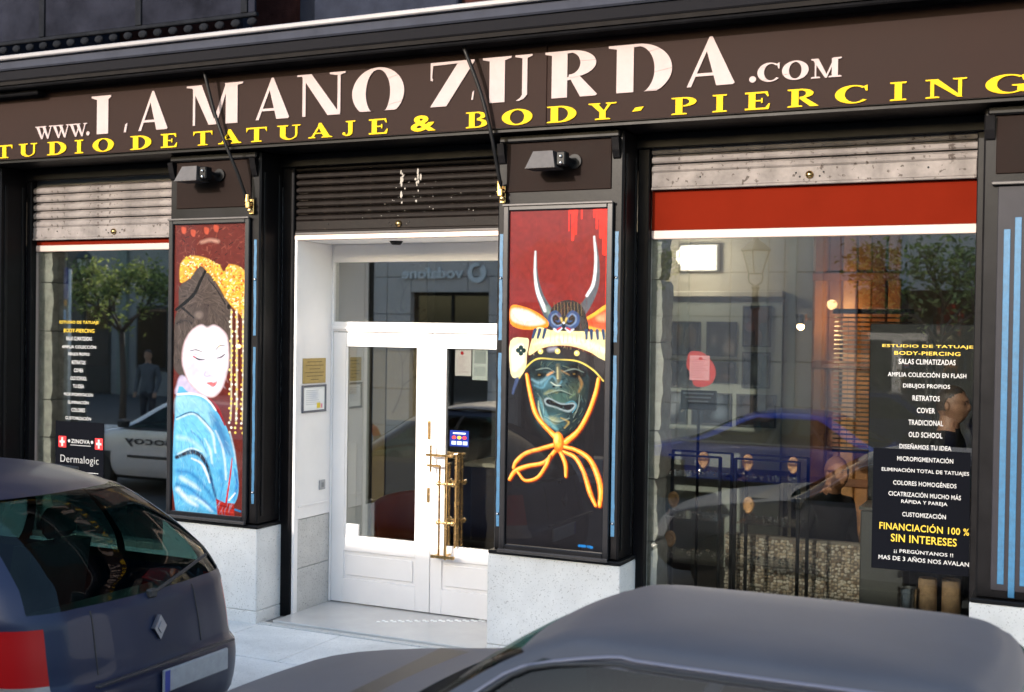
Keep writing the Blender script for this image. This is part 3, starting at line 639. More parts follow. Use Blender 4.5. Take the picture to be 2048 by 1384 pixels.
P.stroke([A(320, 470), A(270, 570), A(225, 670), A(150, 750), A(50, 830)], [5, 6, 7, 6], rgb(22, 20, 21), 1.5)
P.stroke([A(345, 545), A(430, 650), A(505, 775)], [2, 3.4], rgb(52, 46, 46), 1.5)
P.stroke([A(100, 810), A(160, 860), A(212, 905)], [5, 3], rgb(40, 36, 37), 1.5)
P.stroke([A(60, 960), A(130, 930), A(200, 960)], [8, 3], rgb(50, 46, 48), 6, .7); P.ell(*A(540, 800), 4, 5, rgb(36, 32, 30), 2)
fl = [A(85, 400), A(180, 330), A(320, 350), A(400, 395), A(450, 420), A(490, 480), A(540, 415), A(640, 440), A(700, 540), A(700, 880), A(620, 850), A(520, 740), A(430, 590), A(330, 470), A(262, 425), A(180, 530), A(85, 575)]
sd = P.sdf(smooth_poly(fl)); ins = sd < -.5
P.blend(.9*(.5-sd/3), rgb(232, 176, 70))
ys, xs = np.nonzero(ins)
cols = [rgb(255, 236, 150), rgb(255, 214, 70), rgb(246, 150, 40), rgb(226, 84, 36), rgb(255, 250, 226), rgb(255, 190, 110), rgb(176, 170, 50)]
for _ in range(520):
    k = random.randrange(len(ys)); u, v = P.U[ys[k], xs[k]], P.V[ys[k], xs[k]]
    a = random.uniform(0, 6.3); l = random.uniform(1.5, 5); P.stroke([(u, v), (u+l*math.cos(a), v+l*math.sin(a))], [random.uniform(1.5, 4), 1], random.choices(cols, [3, 5, 4, 3, 3, 2, 1])[0], 1.3, .9)
for cx, w in ((562, 3.4), (612, 4), (668, 3)):
    P.stroke([A(cx, 830), A(cx+6, 1380), B(cx+8, 300), B(cx+4, 455)], w, rgb(226, 214, 180), 2, .75)
    for q in range(26): P.ell(*A(cx+random.uniform(-12, 12), 850+q*44), 2.3, 2.6, random.choice([rgb(255, 252, 236), rgb(250, 232, 130), rgb(240, 210, 90)]), 1.2)
    P.stroke([A(cx+26, 900), A(cx+30, 1360)], 2.2, rgb(70, 46, 40), 1.5, .6)
# neck and face
P.poly([B(110, 60), B(260, 160), B(350, 260), B(280, 270), B(60, 250), B(60, 150)], rgb(206, 196, 226), 5)
face = [A(108, 1210), A(140, 1100), A(205, 1012), A(285, 968), A(340, 995), A(405, 968), A(485, 1015), A(533, 1090), A(548, 1300), B(530, 20), B(508, 110), B(470, 195), B(415, 247), B(345, 250), B(250, 200), B(165, 110), B(125, 10), A(105, 1320)]
P.poly(face, rgb(190, 130, 120), 4); P.poly([(x*.97+2.2, y*.985+3.9) for x, y in face], rgb(240, 236, 250), 6)
P.ell(*B(330, 40), 10, 8, rgb(214, 210, 238), 12, .6); P.ell(*A(200, 1330), 14, 20, rgb(226, 220, 244), 16, .6); P.ell(*A(340, 1120), 26, 22, rgb(252, 250, 255), 24, .8)
P.stroke([A(185, 1213), A(240, 1203), A(300, 1222)], [1.2, 2.6, 1.0], rgb(70, 66, 76), 1.4); P.stroke([A(425, 1195), A(460, 1160), A(505, 1160)], [1, 2.4, 1], rgb(70, 66, 76), 1.4)
P.stroke([A(220, 1268), A(265, 1290), A(318, 1292)], [2, 3.4, 1.4], rgb(40, 38, 48), 1.4); P.stroke([A(436, 1275), A(475, 1262), A(508, 1235)], [1.4, 3.6, 1.6], rgb(40, 38, 48), 1.4)
P.stroke([A(216, 1266), A(232, 1276)], 2.4, rgb(210, 50, 60), 1.2); P.stroke([A(230, 1248), A(270, 1240), A(310, 1268)], 1.2, rgb(170, 160, 190), 1.5, .7)
P.stroke([B(330, 20), B(320, 50), B(345, 62), B(372, 52)], [1.2, 2.6, 2.2], rgb(180, 172, 210), 2.5, .8)
P.poly([B(340, 122), B(385, 112), B(405, 118), B(440, 104), B(425, 140), B(398, 158), B(372, 142)], rgb(226, 120, 126), 1.5)
# kimono
kb_ = [B(60, 245), B(180, 222), B(290, 240), B(370, 285), B(430, 370), B(520, 500), B(590, 700), B(632, 900), B(645, 1100), B(600, 1230), B(470, 1330), B(60, 1330)]
P.poly(kb_, rgb(96, 186, 232), 2)
P.poly([B(60, 260), B(200, 250), B(330, 300), B(420, 420), B(390, 520), B(280, 420), B(200, 400), B(60, 450)], rgb(150, 214, 240), 8)
P.poly([B(60, 470), B(210, 415), B(320, 480), B(420, 620), B(400, 800), B(290, 760), B(180, 730), B(60, 790)], rgb(120, 204, 244), 8)
P.poly([B(360, 400), B(440, 420), B(540, 600), B(590, 780), B(520, 760), B(460, 620)], rgb(70, 130, 186), 10, .7)
for pts, w, c, so, al in (
  ([(70, 240), (190, 228), (300, 246), (375, 300), (430, 372)], [4.5, 4, 3], (250, 246, 250), 2, 1), ([(360, 262), (420, 310), (470, 400), (515, 500)], [2, 6, 4], (150, 30, 40), 2, 1),
  ([(60, 458), (200, 400), (300, 450), (380, 540), (410, 570)], [2.5, 3.4, 2], (40, 86, 130), 2, .9), ([(60, 475), (210, 415), (310, 480), (400, 590), (430, 760)], [2, 3, 5, 3], (232, 244, 252), 4, .9),
  ([(200, 575), (290, 650), (350, 770)], [1.5, 4, 2], (50, 130, 190), 4, .8), ([(330, 640), (380, 740), (400, 860)], [2, 5, 3], (226, 242, 252), 4, .8), ([(80, 640), (190, 660), (300, 740), (340, 800)], [8, 6, 3], (190, 228, 248), 8, .8),
  ([(65, 830), (190, 772), (280, 790), (350, 880), (395, 1010)], [8, 11, 9, 4], (30, 36, 58), 4, .95), ([(75, 800), (200, 738), (300, 760)], [3, 4, 2], (214, 238, 252), 3, .9), ([(210, 830), (300, 870), (350, 960), (380, 1040)], [3, 5, 3], (244, 250, 254), 3, .95),
  ([(390, 1000), (420, 1110), (450, 1220)], [5, 6, 3], (28, 70, 124), 4, .9), ([(80, 960), (200, 970), (330, 1080), (420, 1200)], [9, 8, 6], (44, 128, 196), 8, .8), ([(110, 1020), (230, 1080), (290, 1120)], [8, 9, 3], (214, 238, 252), 7, .85),
  ([(80, 1130), (180, 1220), (260, 1262)], [10, 10, 6], (226, 242, 252), 7, .85), ([(200, 1190), (320, 1230), (400, 1300)], [6, 10, 5], (206, 234, 250), 7, .8), ([(70, 1080), (180, 1110), (300, 1190), (440, 1300)], [5, 7, 5], (36, 120, 190), 6, .8),
  ([(430, 560), (490, 700), (520, 850), (530, 1000)], [2, 4, 3], (236, 246, 252), 4, .8), ([(480, 930), (500, 1050), (480, 1180)], [7, 5, 3], (50, 136, 200), 7, .8), ([(560, 560), (600, 720), (620, 850)], [2, 3, 2], (190, 226, 248), 3, .8),
  ([(585, 800), (570, 950), (535, 1215)], [1.6, 3.4, 3.6], (206, 34, 34), 1.3, 1), ([(610, 900), (630, 1040), (600, 1190)], [3, 6, 3], (30, 110, 190), 4, .8), ([(560, 1190), (615, 1120)], 3, (236, 244, 252), 2, .9)):
    P.stroke([B(*q) for q in pts], w, rgb(*c), so, al)
P.hard([B(440, 1185), B(520, 1215), B(605, 1215), B(612, 1340), B(455, 1340)], rgb(170, 40, 32), 2); P.stroke([B(450, 1240), B(600, 1262)], 2, rgb(110, 22, 22), 2, .8); P.stroke([B(460, 1290), B(600, 1300)], 2, rgb(206, 70, 50), 2, .8)
P.stroke([B(618, 1270), B(665, 1282)], 4, rgb(40, 120, 170), 2)
# painterly finish: silk sheen strokes, skin tone, background scratches
P.brush(kb_, 520, 20, 1.5, [rgb(190, 230, 248), rgb(60, 146, 206), rgb(130, 206, 240), rgb(36, 96, 160)], lambda u, v: 1.05+.004*(v-380), .30, .42)
P.brush([(40, 225), (110, 225), (112, 330), (80, 352), (45, 320)], 90, 14, 3, [rgb(226, 216, 238), rgb(248, 240, 250), rgb(236, 214, 224)], 1.4, .5, .25, 4)
P.ell(44, 300, 12, 14, rgb(236, 196, 204), 14, .35); P.ell(100, 302, 9, 13, rgb(236, 200, 210), 12, .30)
P.brush([(2, 2), (148, 2), (148, 120), (110, 90), (60, 70), (2, 90)], 160, 12, 1.2, [rgb(150, 66, 54), rgb(64, 22, 20), rgb(120, 48, 40), rgb(176, 110, 92)], .9, 1.2, .45)
P.mottle(.12, 5); P.mottle(.06, 9); P.gain = .46
P.build('painting', PRINT, p1, -6.664, -5.946, 3.304, .991, -.012)
# ---- mask poster (painted coordinates: 206 x 690, origin at photo-study point 1015,415)
p2 = frame('mask_poster', 'framed painting of a horned warrior helmet and dark mask with orange cords', 'poster', -3.705, -2.885, .94, 3.372)
Q = Paint(206, 690, 1.4, rgb(120, 30, 28))
a_ = np.clip((Q.V-225)/110, 0, 1); a_ = a_*a_*(3-2*a_); Q.blend(a_, rgb(24, 23, 27))
C_ = lambda x, y: (x-1015, y-415)
for x, w, l in ((1141, 3, 44), (1149, 7, 62), (1155, 6, 50), (1167, 4, 20), (1192, 4, 18), (1198, 6, 40), (1206, 7, 58), (1215, 13, 90), (1221, 8, 190)):
    Q.stroke([C_(x, 400), C_(x, 415+l)], [w, w*.8], rgb(226, 44, 30), 1.5)
Q.hard([C_(1140, 405), C_(1160, 405), C_(1158, 428), C_(1143, 424)], rgb(226, 44, 30), 3); Q.hard([C_(1188, 405), C_(1225, 405), C_(1225, 446), C_(1200, 436)], rgb(226, 44, 30), 3)
def pl_(pts, col, soft=1.5, al=1.): Q.poly([C_(*p) for p in pts], rgb(*col), soft, al)
def sk(pts, w, col, soft=1.5, al=1.): Q.stroke([C_(*p) for p in pts], w, rgb(*col), soft, al)
sk([(1072, 500), (1073, 550), (1083, 592), (1104, 632)], [3, 9, 15, 24], (74, 84, 92), 2); sk([(1071, 500), (1071, 548), (1078, 585), (1094, 620)], [3, 5, 7, 8], (226, 230, 236), 3); sk([(1098, 615), (1108, 640)], [10, 14], (110, 132, 128), 6, .8)
sk([(1194, 472), (1200, 520), (1198, 565), (1184, 600), (1160, 634)], [3, 8, 13, 18, 24], (84, 90, 98), 2); sk([(1193, 472), (1197, 520), (1193, 565), (1180, 590)], [3, 5, 6, 5], (232, 234, 240), 3)
pl_([(1020, 612), (1045, 612), (1080, 626), (1104, 648), (1090, 656), (1050, 660), (1020, 648)], (246, 140, 40)); pl_([(1022, 618), (1050, 618), (1078, 632), (1094, 646), (1060, 652), (1024, 642)], (250, 206, 190), 5); pl_([(1026, 622), (1050, 624), (1072, 636), (1040, 640)], (252, 240, 236), 6)
pl_([(1166, 645), (1195, 624), (1226, 608), (1226, 664), (1190, 658)], (248, 176, 60)); pl_([(1174, 645), (1198, 630), (1226, 616), (1226, 656), (1194, 653)], (220, 82, 44), 4); pl_([(1200, 632), (1226, 622), (1226, 640), (1205, 642)], (240, 150, 110), 6, .8)
pl_([(1104, 640), (1108, 614), (1132, 600), (1158, 602), (1176, 622), (1180, 668), (1104, 668)], (46, 42, 42)); 
for x in range(1112, 1172, 7): sk([(x, 604), (x+2, 630)], 1.4, (120, 100, 70), 1.2, .8)
pl_([(1060, 712), (1066, 680), (1078, 655), (1105, 660), (1140, 662), (1180, 662), (1226, 668), (1226, 722), (1190, 704), (1150, 692), (1110, 692), (1082, 700)], (236, 220, 160)); pl_([(1070, 690), (1110, 672), (1170, 676), (1220, 694), (1222, 708), (1160, 690), (1105, 688)], (250, 240, 200), 6, .9)
for x in (1073, 1083, 1094, 1180, 1190, 1202, 1214): sk([(x, 660), (x-2+(x-1130)*.05, 676)], [7, 5], (46, 66, 100), 1.5)
for x in range(1106, 1180, 9): sk([(x, 668), (x, 684)], 1.2, (190, 166, 96), 1.2, .7)
for sx in (-1, 1):
    m_ = lambda x, y: (1133+sx*x, y)
    sk([m_(2, 650), m_(14, 654), m_(26, 646), m_(28, 632), m_(18, 624), m_(8, 632), m_(10, 642), m_(17, 641)], [5, 9, 10, 9, 8, 6, 4, 2], (52, 76, 120), 2); sk([m_(4, 648), m_(14, 651), m_(24, 644), m_(25, 633), m_(17, 627), m_(10, 633)], [1.5, 2, 2.6, 2.6, 2, 1.5], (150, 174, 206), 3, .6)
    sk([m_(4, 656), m_(12, 662), m_(20, 658)], [3, 6, 4], (206, 212, 226), 2); sk([m_(6, 655), m_(13, 659)], [3, 4], (196, 44, 44), 2, .9); sk([m_(6, 636), m_(2, 646)], [5, 3], (206, 180, 96), 3, .8)
Q.ell(*C_(1133, 650), 4, 7, rgb(34, 40, 54), 2); Q.ell(*C_(1133, 645), 2.4, 2.4, rgb(240, 240, 246), 1.5)
pl_([(1056, 730), (1062, 716), (1084, 702), (1112, 694), (1150, 695), (1190, 708), (1226, 726), (1226, 762), (1200, 742), (1160, 724), (1100, 718), (1074, 728), (1050, 756), (1040, 762)], (44, 40, 42)); sk([(1104, 700), (1116, 698)], 9, (150, 150, 166), 6, .8)
for x, y in ((1085, 704), (1121, 703), (1161, 706)): Q.ell(*C_(x, y), 5.5, 5.5, rgb(236, 214, 120), 1.5); Q.ell(*C_(x-1, y-1), 2.5, 2.5, rgb(255, 246, 200), 1.5)
sk([(1040, 760), (1056, 736), (1080, 719), (1120, 720), (1162, 722), (1194, 738), (1216, 760)], 3.2, (222, 200, 96), 1.2)
pl_([(1020, 684), (1052, 677), (1060, 684), (1056, 712), (1054, 738), (1040, 758), (1022, 752)], (232, 216, 170)); pl_([(1024, 700), (1048, 690), (1050, 725), (1036, 745), (1024, 742)], (248, 236, 214), 5, .8)
for dx, dy in ((0, -6), (0, 6), (-6, 0), (6, 0)): Q.ell(*C_(1043+dx, 703+dy), 5, 5, rgb(22, 50, 50), 1.5)
sk([(1036, 762), (1030, 780), (1027, 792)], [8, 5], (60, 74, 110), 3, .9)
pl_([(1062, 738), (1090, 722), (1160, 724), (1184, 744), (1186, 790), (1172, 840), (1146, 868), (1120, 872), (1092, 852), (1074, 800)], (30, 42, 46), 3)
pl_([(1066, 740), (1092, 728), (1112, 738), (1104, 752), (1078, 756)], (16, 16, 20), 4); pl_([(1130, 736), (1165, 728), (1182, 744), (1170, 756), (1140, 752)], (18, 17, 21), 4)
Q.ell(*C_(1110, 790), 34, 60, rgb(52, 80, 86), 40, .8); Q.ell(*C_(1128, 800), 26, 22, rgb(60, 88, 82), 18, .8); Q.ell(*C_(1160, 780), 16, 18, rgb(60, 72, 60), 14, .7); Q.ell(*C_(1112, 846), 26, 14, rgb(66, 104, 110), 12, .8); Q.ell(*C_(1110, 844), 14, 7, rgb(176, 176, 130), 8, .7); Q.ell(*C_(1090, 772), 16, 8, rgb(76, 116, 130), 9, .8)
sk([(1068, 762), (1082, 768), (1096, 760), (1104, 750), (1112, 746)], [3, 6, 5, 3], (120, 160, 176), 5, .8); sk([(1074, 774), (1090, 778), (1100, 764), (1110, 754), (1118, 760), (1124, 772), (1130, 764)], [3, 4, 4, 3], (96, 146, 168), 4, .8)
sk([(1122, 732), (1124, 752), (1121, 768)], [6, 10, 6], (112, 108, 84), 7, .8); sk([(1121, 736), (1122, 758)], [2, 3], (206, 196, 150), 3, .8); sk([(1104, 764), (1112, 772), (1122, 776), (1134, 770), (1140, 760)], [3, 6, 7, 5, 2], (70, 96, 100), 5, .9); sk([(1108, 766), (1118, 772), (1128, 772)], [1.5, 2.5, 1.5], (196, 206, 190), 2.5, .8); Q.ell(*C_(1114, 775), 3, 2, rgb(14, 14, 18), 2, .9); Q.ell(*C_(1129, 775), 3, 2, rgb(14, 14, 18), 2, .9); sk([(1100, 752), (1112, 745)], 4, (214, 150, 80), 3, .8); sk([(1130, 742), (1146, 750)], 3, (140, 110, 70), 3, .8)
sk([(1166, 752), (1172, 768), (1166, 784)], [3, 5, 3], (150, 110, 60), 4, .8); sk([(1158, 788), (1148, 796)], 3, (110, 130, 100), 3, .7)
sk([(1085, 800), (1092, 820), (1104, 846), (1122, 862)], [3, 8, 10, 6], (100, 150, 160), 5, .8); sk([(1082, 806), (1084, 824), (1092, 846)], [2, 4, 3], (170, 190, 160), 2.5, .9)
pl_([(1094, 803), (1104, 798), (1130, 808), (1158, 806), (1160, 814), (1146, 826), (1118, 818), (1100, 814)], (140, 156, 162), 3); pl_([(1098, 805), (1106, 801), (1130, 811), (1154, 809), (1156, 814), (1144, 822), (1118, 815), (1102, 811)], (24, 22, 28), 2)
sk([(1140, 808), (1154, 803), (1162, 812), (1154, 826)], 2, (70, 130, 150), 1.5, .9)
sk([(1096, 790), (1108, 784), (1120, 786)], 5, (130, 134, 100), 5, .8); sk([(1130, 838), (1146, 846), (1138, 858)], [2, 4, 2], (180, 150, 80), 3, .8)
OR = [(232, 104, 26), (252, 176, 56), (255, 226, 130)]
def cord(pts, w):
    w = [k*random.uniform(.78, 1.0) for k in w]
    sk([(x+2, y+1.5) for x, y in pts], w, (120, 34, 16), 2); sk(pts, [k*.92 for k in w], OR[0], 1.5); sk(pts, [k*.62 for k in w], OR[1], 2.5); sk([(x-1.5, y-1) for x, y in pts], [k*.22 for k in w], OR[2], 2, .9)
cord([(1056, 752), (1062, 782), (1074, 826), (1090, 850), (1118, 876)], [8, 11, 12, 12, 14]); cord([(1206, 756), (1200, 786), (1186, 826), (1166, 862), (1140, 886)], [8, 10, 11, 11, 14])
cord([(1120, 892), (1090, 902), (1056, 914), (1036, 932), (1030, 946)], [10, 11, 10, 9, 8]); cord([(1118, 906), (1096, 930), (1060, 940), (1034, 952), (1022, 970)], [9, 10, 11, 11, 8]); cord([(1040, 954), (1056, 970), (1082, 962), (1100, 936), (1108, 916)], [7, 8, 8, 8, 7])
cord([(1138, 896), (1164, 902), (1190, 918), (1206, 948), (1214, 980), (1212, 1010)], [10, 11, 12, 13, 14, 10]); cord([(1136, 906), (1160, 916), (1178, 944), (1192, 985), (1204, 1010)], [9, 10, 11, 12, 8]); cord([(1130, 908), (1140, 930), (1142, 956)], [10, 11, 8])
Q.ell(*C_(1126, 888), 11, 20, rgb(*OR[0]), 2); Q.ell(*C_(1124, 884), 8, 16, rgb(*OR[1]), 4); Q.ell(*C_(1121, 880), 4, 9, rgb(*OR[2]), 4)
sk([(1172, 1094), (1184, 1094)], 5, (34, 120, 190), 2); sk([(1190, 1094), (1198, 1095)], 5, (34, 120, 190), 2)
Q.brush([(50, 312), (150, 312), (172, 340), (160, 430), (110, 456), (70, 420)], 260, 15, 1.4, [rgb(24, 34, 38), rgb(84, 120, 122), rgb(52, 78, 74), rgb(140, 148, 116), rgb(14, 18, 22)], lambda u, v: math.atan2(v-380, u-110)+1.57, .4, .45)
Q.brush([(2, 2), (204, 2), (204, 240), (2, 240)], 320, 26, 1.6, [rgb(90, 18, 18), rgb(146, 44, 38), rgb(70, 14, 16), rgb(130, 30, 26)], 1.57, .5, .35)
Q.brush([(2, 430), (204, 430), (204, 686), (2, 686)], 260, 30, 1.8, [rgb(12, 12, 15), rgb(40, 38, 42), rgb(30, 26, 26), rgb(20, 22, 30)], .6, .8, .4)
Q.brush([(48, 262), (206, 255), (206, 300), (160, 280), (95, 278), (52, 296)], 120, 9, 1.1, [rgb(206, 180, 110), rgb(252, 244, 214), rgb(160, 130, 80), rgb(226, 206, 150)], 1.5, .25, .55)
Q.brush([(90, 190), (165, 190), (165, 250), (90, 250)], 90, 10, 1.0, [rgb(24, 22, 22), rgb(96, 84, 66), rgb(60, 52, 46)], 1.5, .2, .5)
for x, y, r in ((1085, 752, 12), (1158, 748, 14)): Q.ell(*C_(x, y), r, 6, rgb(8, 8, 10), 5, .8); Q.ell(*C_(x-2, y), 3, 2, rgb(120, 96, 50), 2, .7)
for pts in ([(1080, 790), (1092, 808), (1094, 830)], [(1168, 790), (1166, 812), (1156, 836)], [(1100, 790), (1126, 782), (1152, 790)], [(1096, 836), (1120, 846), (1148, 838)], [(1076, 742), (1100, 738), (1116, 746)], [(1134, 744), (1156, 738), (1176, 744)]):
    sk(pts, [1, 2.6, 1], (150, 166, 158), 2.2, .55); sk([(x+2, y+3) for x, y in pts], [1, 3, 1], (8, 12, 14), 2.5, .6)
Q.mottle(.14, 6); Q.mottle(.06, 11); Q.gain = .60
Q.build('painting', PRINT, p2, -3.664, -2.926, 3.331, .981, -.012)

# ================================================================== small things on the door and jamb
pq = thing('brass_plaque', 'gold engraved plaque on the white doorway jamb', 'plaque', (JX0, .57, 2.03))
MB().box(JX0+.0005, JX0+.008, .411, .737, 2.032, 2.237, .003).build('plate', BRASSP, pq)
ln = MB()
for i, (a, b) in enumerate(((.47, .68), (.45, .70), (.50, .65), (.44, .71), (.46, .69), (.52, .63))): ln.box(JX0+.0075, JX0+.0086, a, b, 2.205-i*.029, 2.211-i*.029)
ln.build('engraved_line', mat('engraving', (.16, .11, .04), .6), pq)
ct = thing('framed_certificate', 'grey framed certificate below the gold plaque on the jamb', 'certificate', (JX0, .57, 1.79))
m = MB(); w = .018
m.box(JX0+.0005, JX0+.016, .401, .742, 1.794, 1.794+w, .003); m.box(JX0+.0005, JX0+.016, .401, .742, 2.019-w, 2.019, .003); m.box(JX0+.0005, JX0+.0155, .401, .401+w, 1.794+w, 2.019-w, .003); m.box(JX0+.0005, JX0+.0155, .742-w, .742, 1.794+w, 2.019-w, .003)
m.build('certificate_frame', mat('grey_frame', (.17, .17, .19), .4, metal=.4), ct)
K = Paint(60, 42, 1, rgb(236, 236, 234))
for i in range(8): K.stroke([(8, 6+i*3.6), (random.uniform(30, 50), 6+i*3.6)], .8, rgb(150, 152, 160), 1, .8)
K.ell(30, 16, 12, 9, rgb(198, 202, 210), 10, .7).hard([(38, 29), (48, 29), (48, 39), (38, 39)], rgb(226, 200, 70)).hard([(49, 31), (54, 31), (54, 39), (49, 39)], rgb(226, 150, 160))
K.build('certificate_paper', PAPER, ct, .419, .724, 2.001, 1.812, JX0+.006, ax='x')
sw = thing('door_switch', 'small grey switch plate low on the doorway jamb', 'switch', (JX0, .70, 1.14))
m = MB().box(JX0+.0005, JX0+.012, .66, .745, 1.145, 1.225, .004); m.build('switch_plate', mat('grey_plastic', (.35, .35, .36), .45), sw)
MB().box(JX0+.0115, JX0+.018, .685, .72, 1.165, 1.205, .003).build('rocker', mat('grey_plastic_dark', (.22, .22, .23), .45), sw)
# paper notices and the card sticker behind the right door leaf's pane
n1 = thing('paper_notice', 'white paper notices taped inside the right door pane', 'notice', (-4.4, DY+.012, 2.08))
K = Paint(40, 62, 1, rgb(232, 222, 222)); K.ell(17, 12, 4, 4, rgb(200, 30, 40))
for i in range(12): K.stroke([(5, 20+i*3.2), (random.uniform(20, 36), 20+i*3.2)], .8, rgb(160, 130, 140), 1, .8)
K.build('red_dot_sheet', PAPER, n1, -4.545, -4.40, 2.345, 2.12, DY+.012)
K = Paint(40, 62, 1, rgb(214, 218, 216)); K.hard([(5, 6), (35, 6), (35, 30), (5, 30)], rgb(176, 180, 180), 2).hard([(5, 36), (35, 36), (35, 54), (5, 54)], rgb(190, 194, 194), 2)
K.build('grey_sheet', PAPER, n1, -4.39, -4.255, 2.345, 2.09, DY+.013)
s1 = thing('card_sticker', 'small dark blue payment card sticker on the right door pane', 'sticker', (-4.49, DY-.006, 1.555))
K = Paint(40, 34, 1, rgb(22, 40, 112))
for i, c in enumerate(((230, 70, 50), (240, 180, 50), (220, 60, 60))): K.ell(9+i*11, 15, 4.2, 3.4, rgb(*c))
for i in range(3): K.hard([(4+i*12, 23), (13+i*12, 23), (13+i*12, 30), (4+i*12, 30)], rgb(190, 206, 236))
K.stroke([(8, 6), (32, 6)], 3, rgb(206, 216, 240), 1)
K.build('sticker_print', PAPER, s1, -4.575, -4.405, 1.683, 1.555, DY-.0045)

# ---- window lettering, right window
GY = .3722
VW = mat('white_vinyl', (.36, .36, .36), .5); VY = mat('yellow_vinyl', (.45, .31, .006), .5); VB = mat('black_vinyl', (.004, .0045, .0065), .9, spec=.02)
sl = thing('window_lettering', 'white and yellow list of services lettered on the right display window', 'lettering', (-.9, GY, .97))
bx('black_panel', VB, sl, -1.215, -.622, GY, GY+.0022, .985, 1.765, 0)
def wl_(txt, xc, zc, h, wdt, m, par, bold=.012, y=GY-.0016, sp=1.05): text_mb(txt, xc-wdt/2, xc+wdt/2, zc-h/2, zc+h/2, y, .001, bold, -1, 0, True, sp).build('text_line', m, par)
for txt, zc, wdt, h, m in (('ESTUDIO DE TATUAJE', 2.425, .55, .024, VY), ('BODY-PIERCING', 2.382, .40, .024, VY), ('SALAS CLIMATIZADAS', 2.328, .345, .034, VW), ('AMPLIA COLECCI\u00d3N EN FLASH', 2.248, .475, .036, VW), ('DIBUJOS PROPIOS', 2.170, .285, .034, VW), ('RETRATOS', 2.096, .165, .034, VW), ('COVER', 2.018, .11, .034, VW), ('TRADICIONAL', 1.94, .21, .034, VW), ('OLD SCHOOL', 1.862, .205, .034, VW), ('DISE\u00d1AMOS TU IDEA', 1.787, .315, .036, VW), ('MICROPIGMENTACI\u00d3N', 1.708, .34, .036, VW), ('ELIMINACI\u00d3N TOTAL DE TATUAJES', 1.63, .53, .036, VW), ('COLORES HOMOG\u00c9NEOS', 1.552, .385, .036, VW), ('CICATRIZACI\u00d3N MUCHO M\u00c1S', 1.48, .44, .036, VW), ('R\u00c1PIDA Y PAREJA', 1.43, .28, .034, VW), ('CUSTOMIZACI\u00d3N', 1.352, .265, .036, VW), ('FINANCIACI\u00d3N 100 %', 1.270, .545, .056, VY), ('SIN INTERESES', 1.192, .40, .05, VY), ('\u00a1\u00a1 PREG\u00daNTANOS !!', 1.11, .36, .034, VW), ('MAS DE 3 A\u00d1OS NOS AVALAN', 1.064, .55, .034, VW)):
    wl_(txt, -.895, zc, h, wdt, m, sl)
# left window list and two brand strips
sl2 = thing('window_lettering', 'list of services lettered on the left display window beside rough stone', 'lettering', (-8.05, GY, 1.2))
for i, (txt, wdt, m) in enumerate((('ESTUDIO DE TATUAJE', .46, VY), ('BODY-PIERCING', .36, VY), ('SALAS CLIMATIZADAS', .30, VW), ('AMPLIA COLECCI\u00d3N', .40, VW), ('DIBUJOS PROPIOS', .25, VW), ('RETRATOS', .16, VW), ('COVER', .11, VW), ('OLD SCHOOL', .19, VW), ('TU IDEA', .13, VW), ('MICROPIGMENTACI\u00d3N', .34, VW), ('ELIMINACI\u00d3N', .24, VW), ('COLORES', .16, VW), ('CUSTOMIZACI\u00d3N', .30, VW))):
    wl_(txt, -8.06, 2.50-i*.0705, .034, wdt, m, sl2)
bx('black_panel', VB, sl2, -8.33, -7.76, GY, GY+.0022, 1.02, 1.62, 0)
def swiss(xc):
    bx('red_square', mat('red_vinyl', (.55, .012, .015), .45), sl2, xc-.045, xc+.045, GY-.0022, GY-.0002, 1.385, 1.485, 0)
    c = MB(); c.box(xc-.03, xc+.03, GY-.004, GY-.0024, 1.425, 1.445); c.box(xc-.01, xc+.01, GY-.0042, GY-.0024, 1.395, 1.475); c.build('white_cross', VW, sl2)
swiss(-8.245); swiss(-7.815)
wl_('ZINOVA', -8.03, 1.446, .036, .22, VW, sl2); wl_('Dermalogic', -8.04, 1.275, .085, .45, VW, sl2, -.012)
m = MB(); m.lathe([(.014, -.002), (.014, 0)], (-8.165, GY-.0004, 1.446), 12, 'y'); m.lathe([(.014, -.002), (.014, 0)], (-7.895, GY-.0004, 1.446), 12, 'y'); m.build('white_dot', VW, sl2)
bx('underline', VW, sl2, -8.15, -7.91, GY-.002, GY-.0004, 1.408, 1.413, 0); bx('underline', VW, sl2, -8.20, -7.82, GY-.002, GY-.0004, 1.17, 1.176, 0)
# red flyer behind the right pane
rf = thing('red_flyer', 'red hand shaped flyer with a white printed sheet inside the right window', 'flyer', (-2.38, .39, 2.12))
poly = smooth_poly([(-2.47, 2.35), (-2.42, 2.365), (-2.36, 2.35), (-2.30, 2.29), (-2.275, 2.22), (-2.30, 2.15), (-2.36, 2.12), (-2.43, 2.13), (-2.45, 2.20), (-2.485, 2.26)])
MB().prism(poly.tolist(), .3965, .3985).build('flyer_back', mat('flyer_red', (.60, .010, .006), .5), rf)
K = Paint(40, 50, 1.2, rgb(236, 170, 178))
for i in range(12): K.stroke([(4, 5+i*3.6), (random.uniform(22, 37), 5+i*3.6)], .9, rgb(190, 60, 80), 1, .8)
K.ell(22, 6, 4, 3, rgb(210, 30, 30)); K.build('flyer_sheet', PAPER, rf, -2.462, -2.32, 2.335, 2.165, .3945)

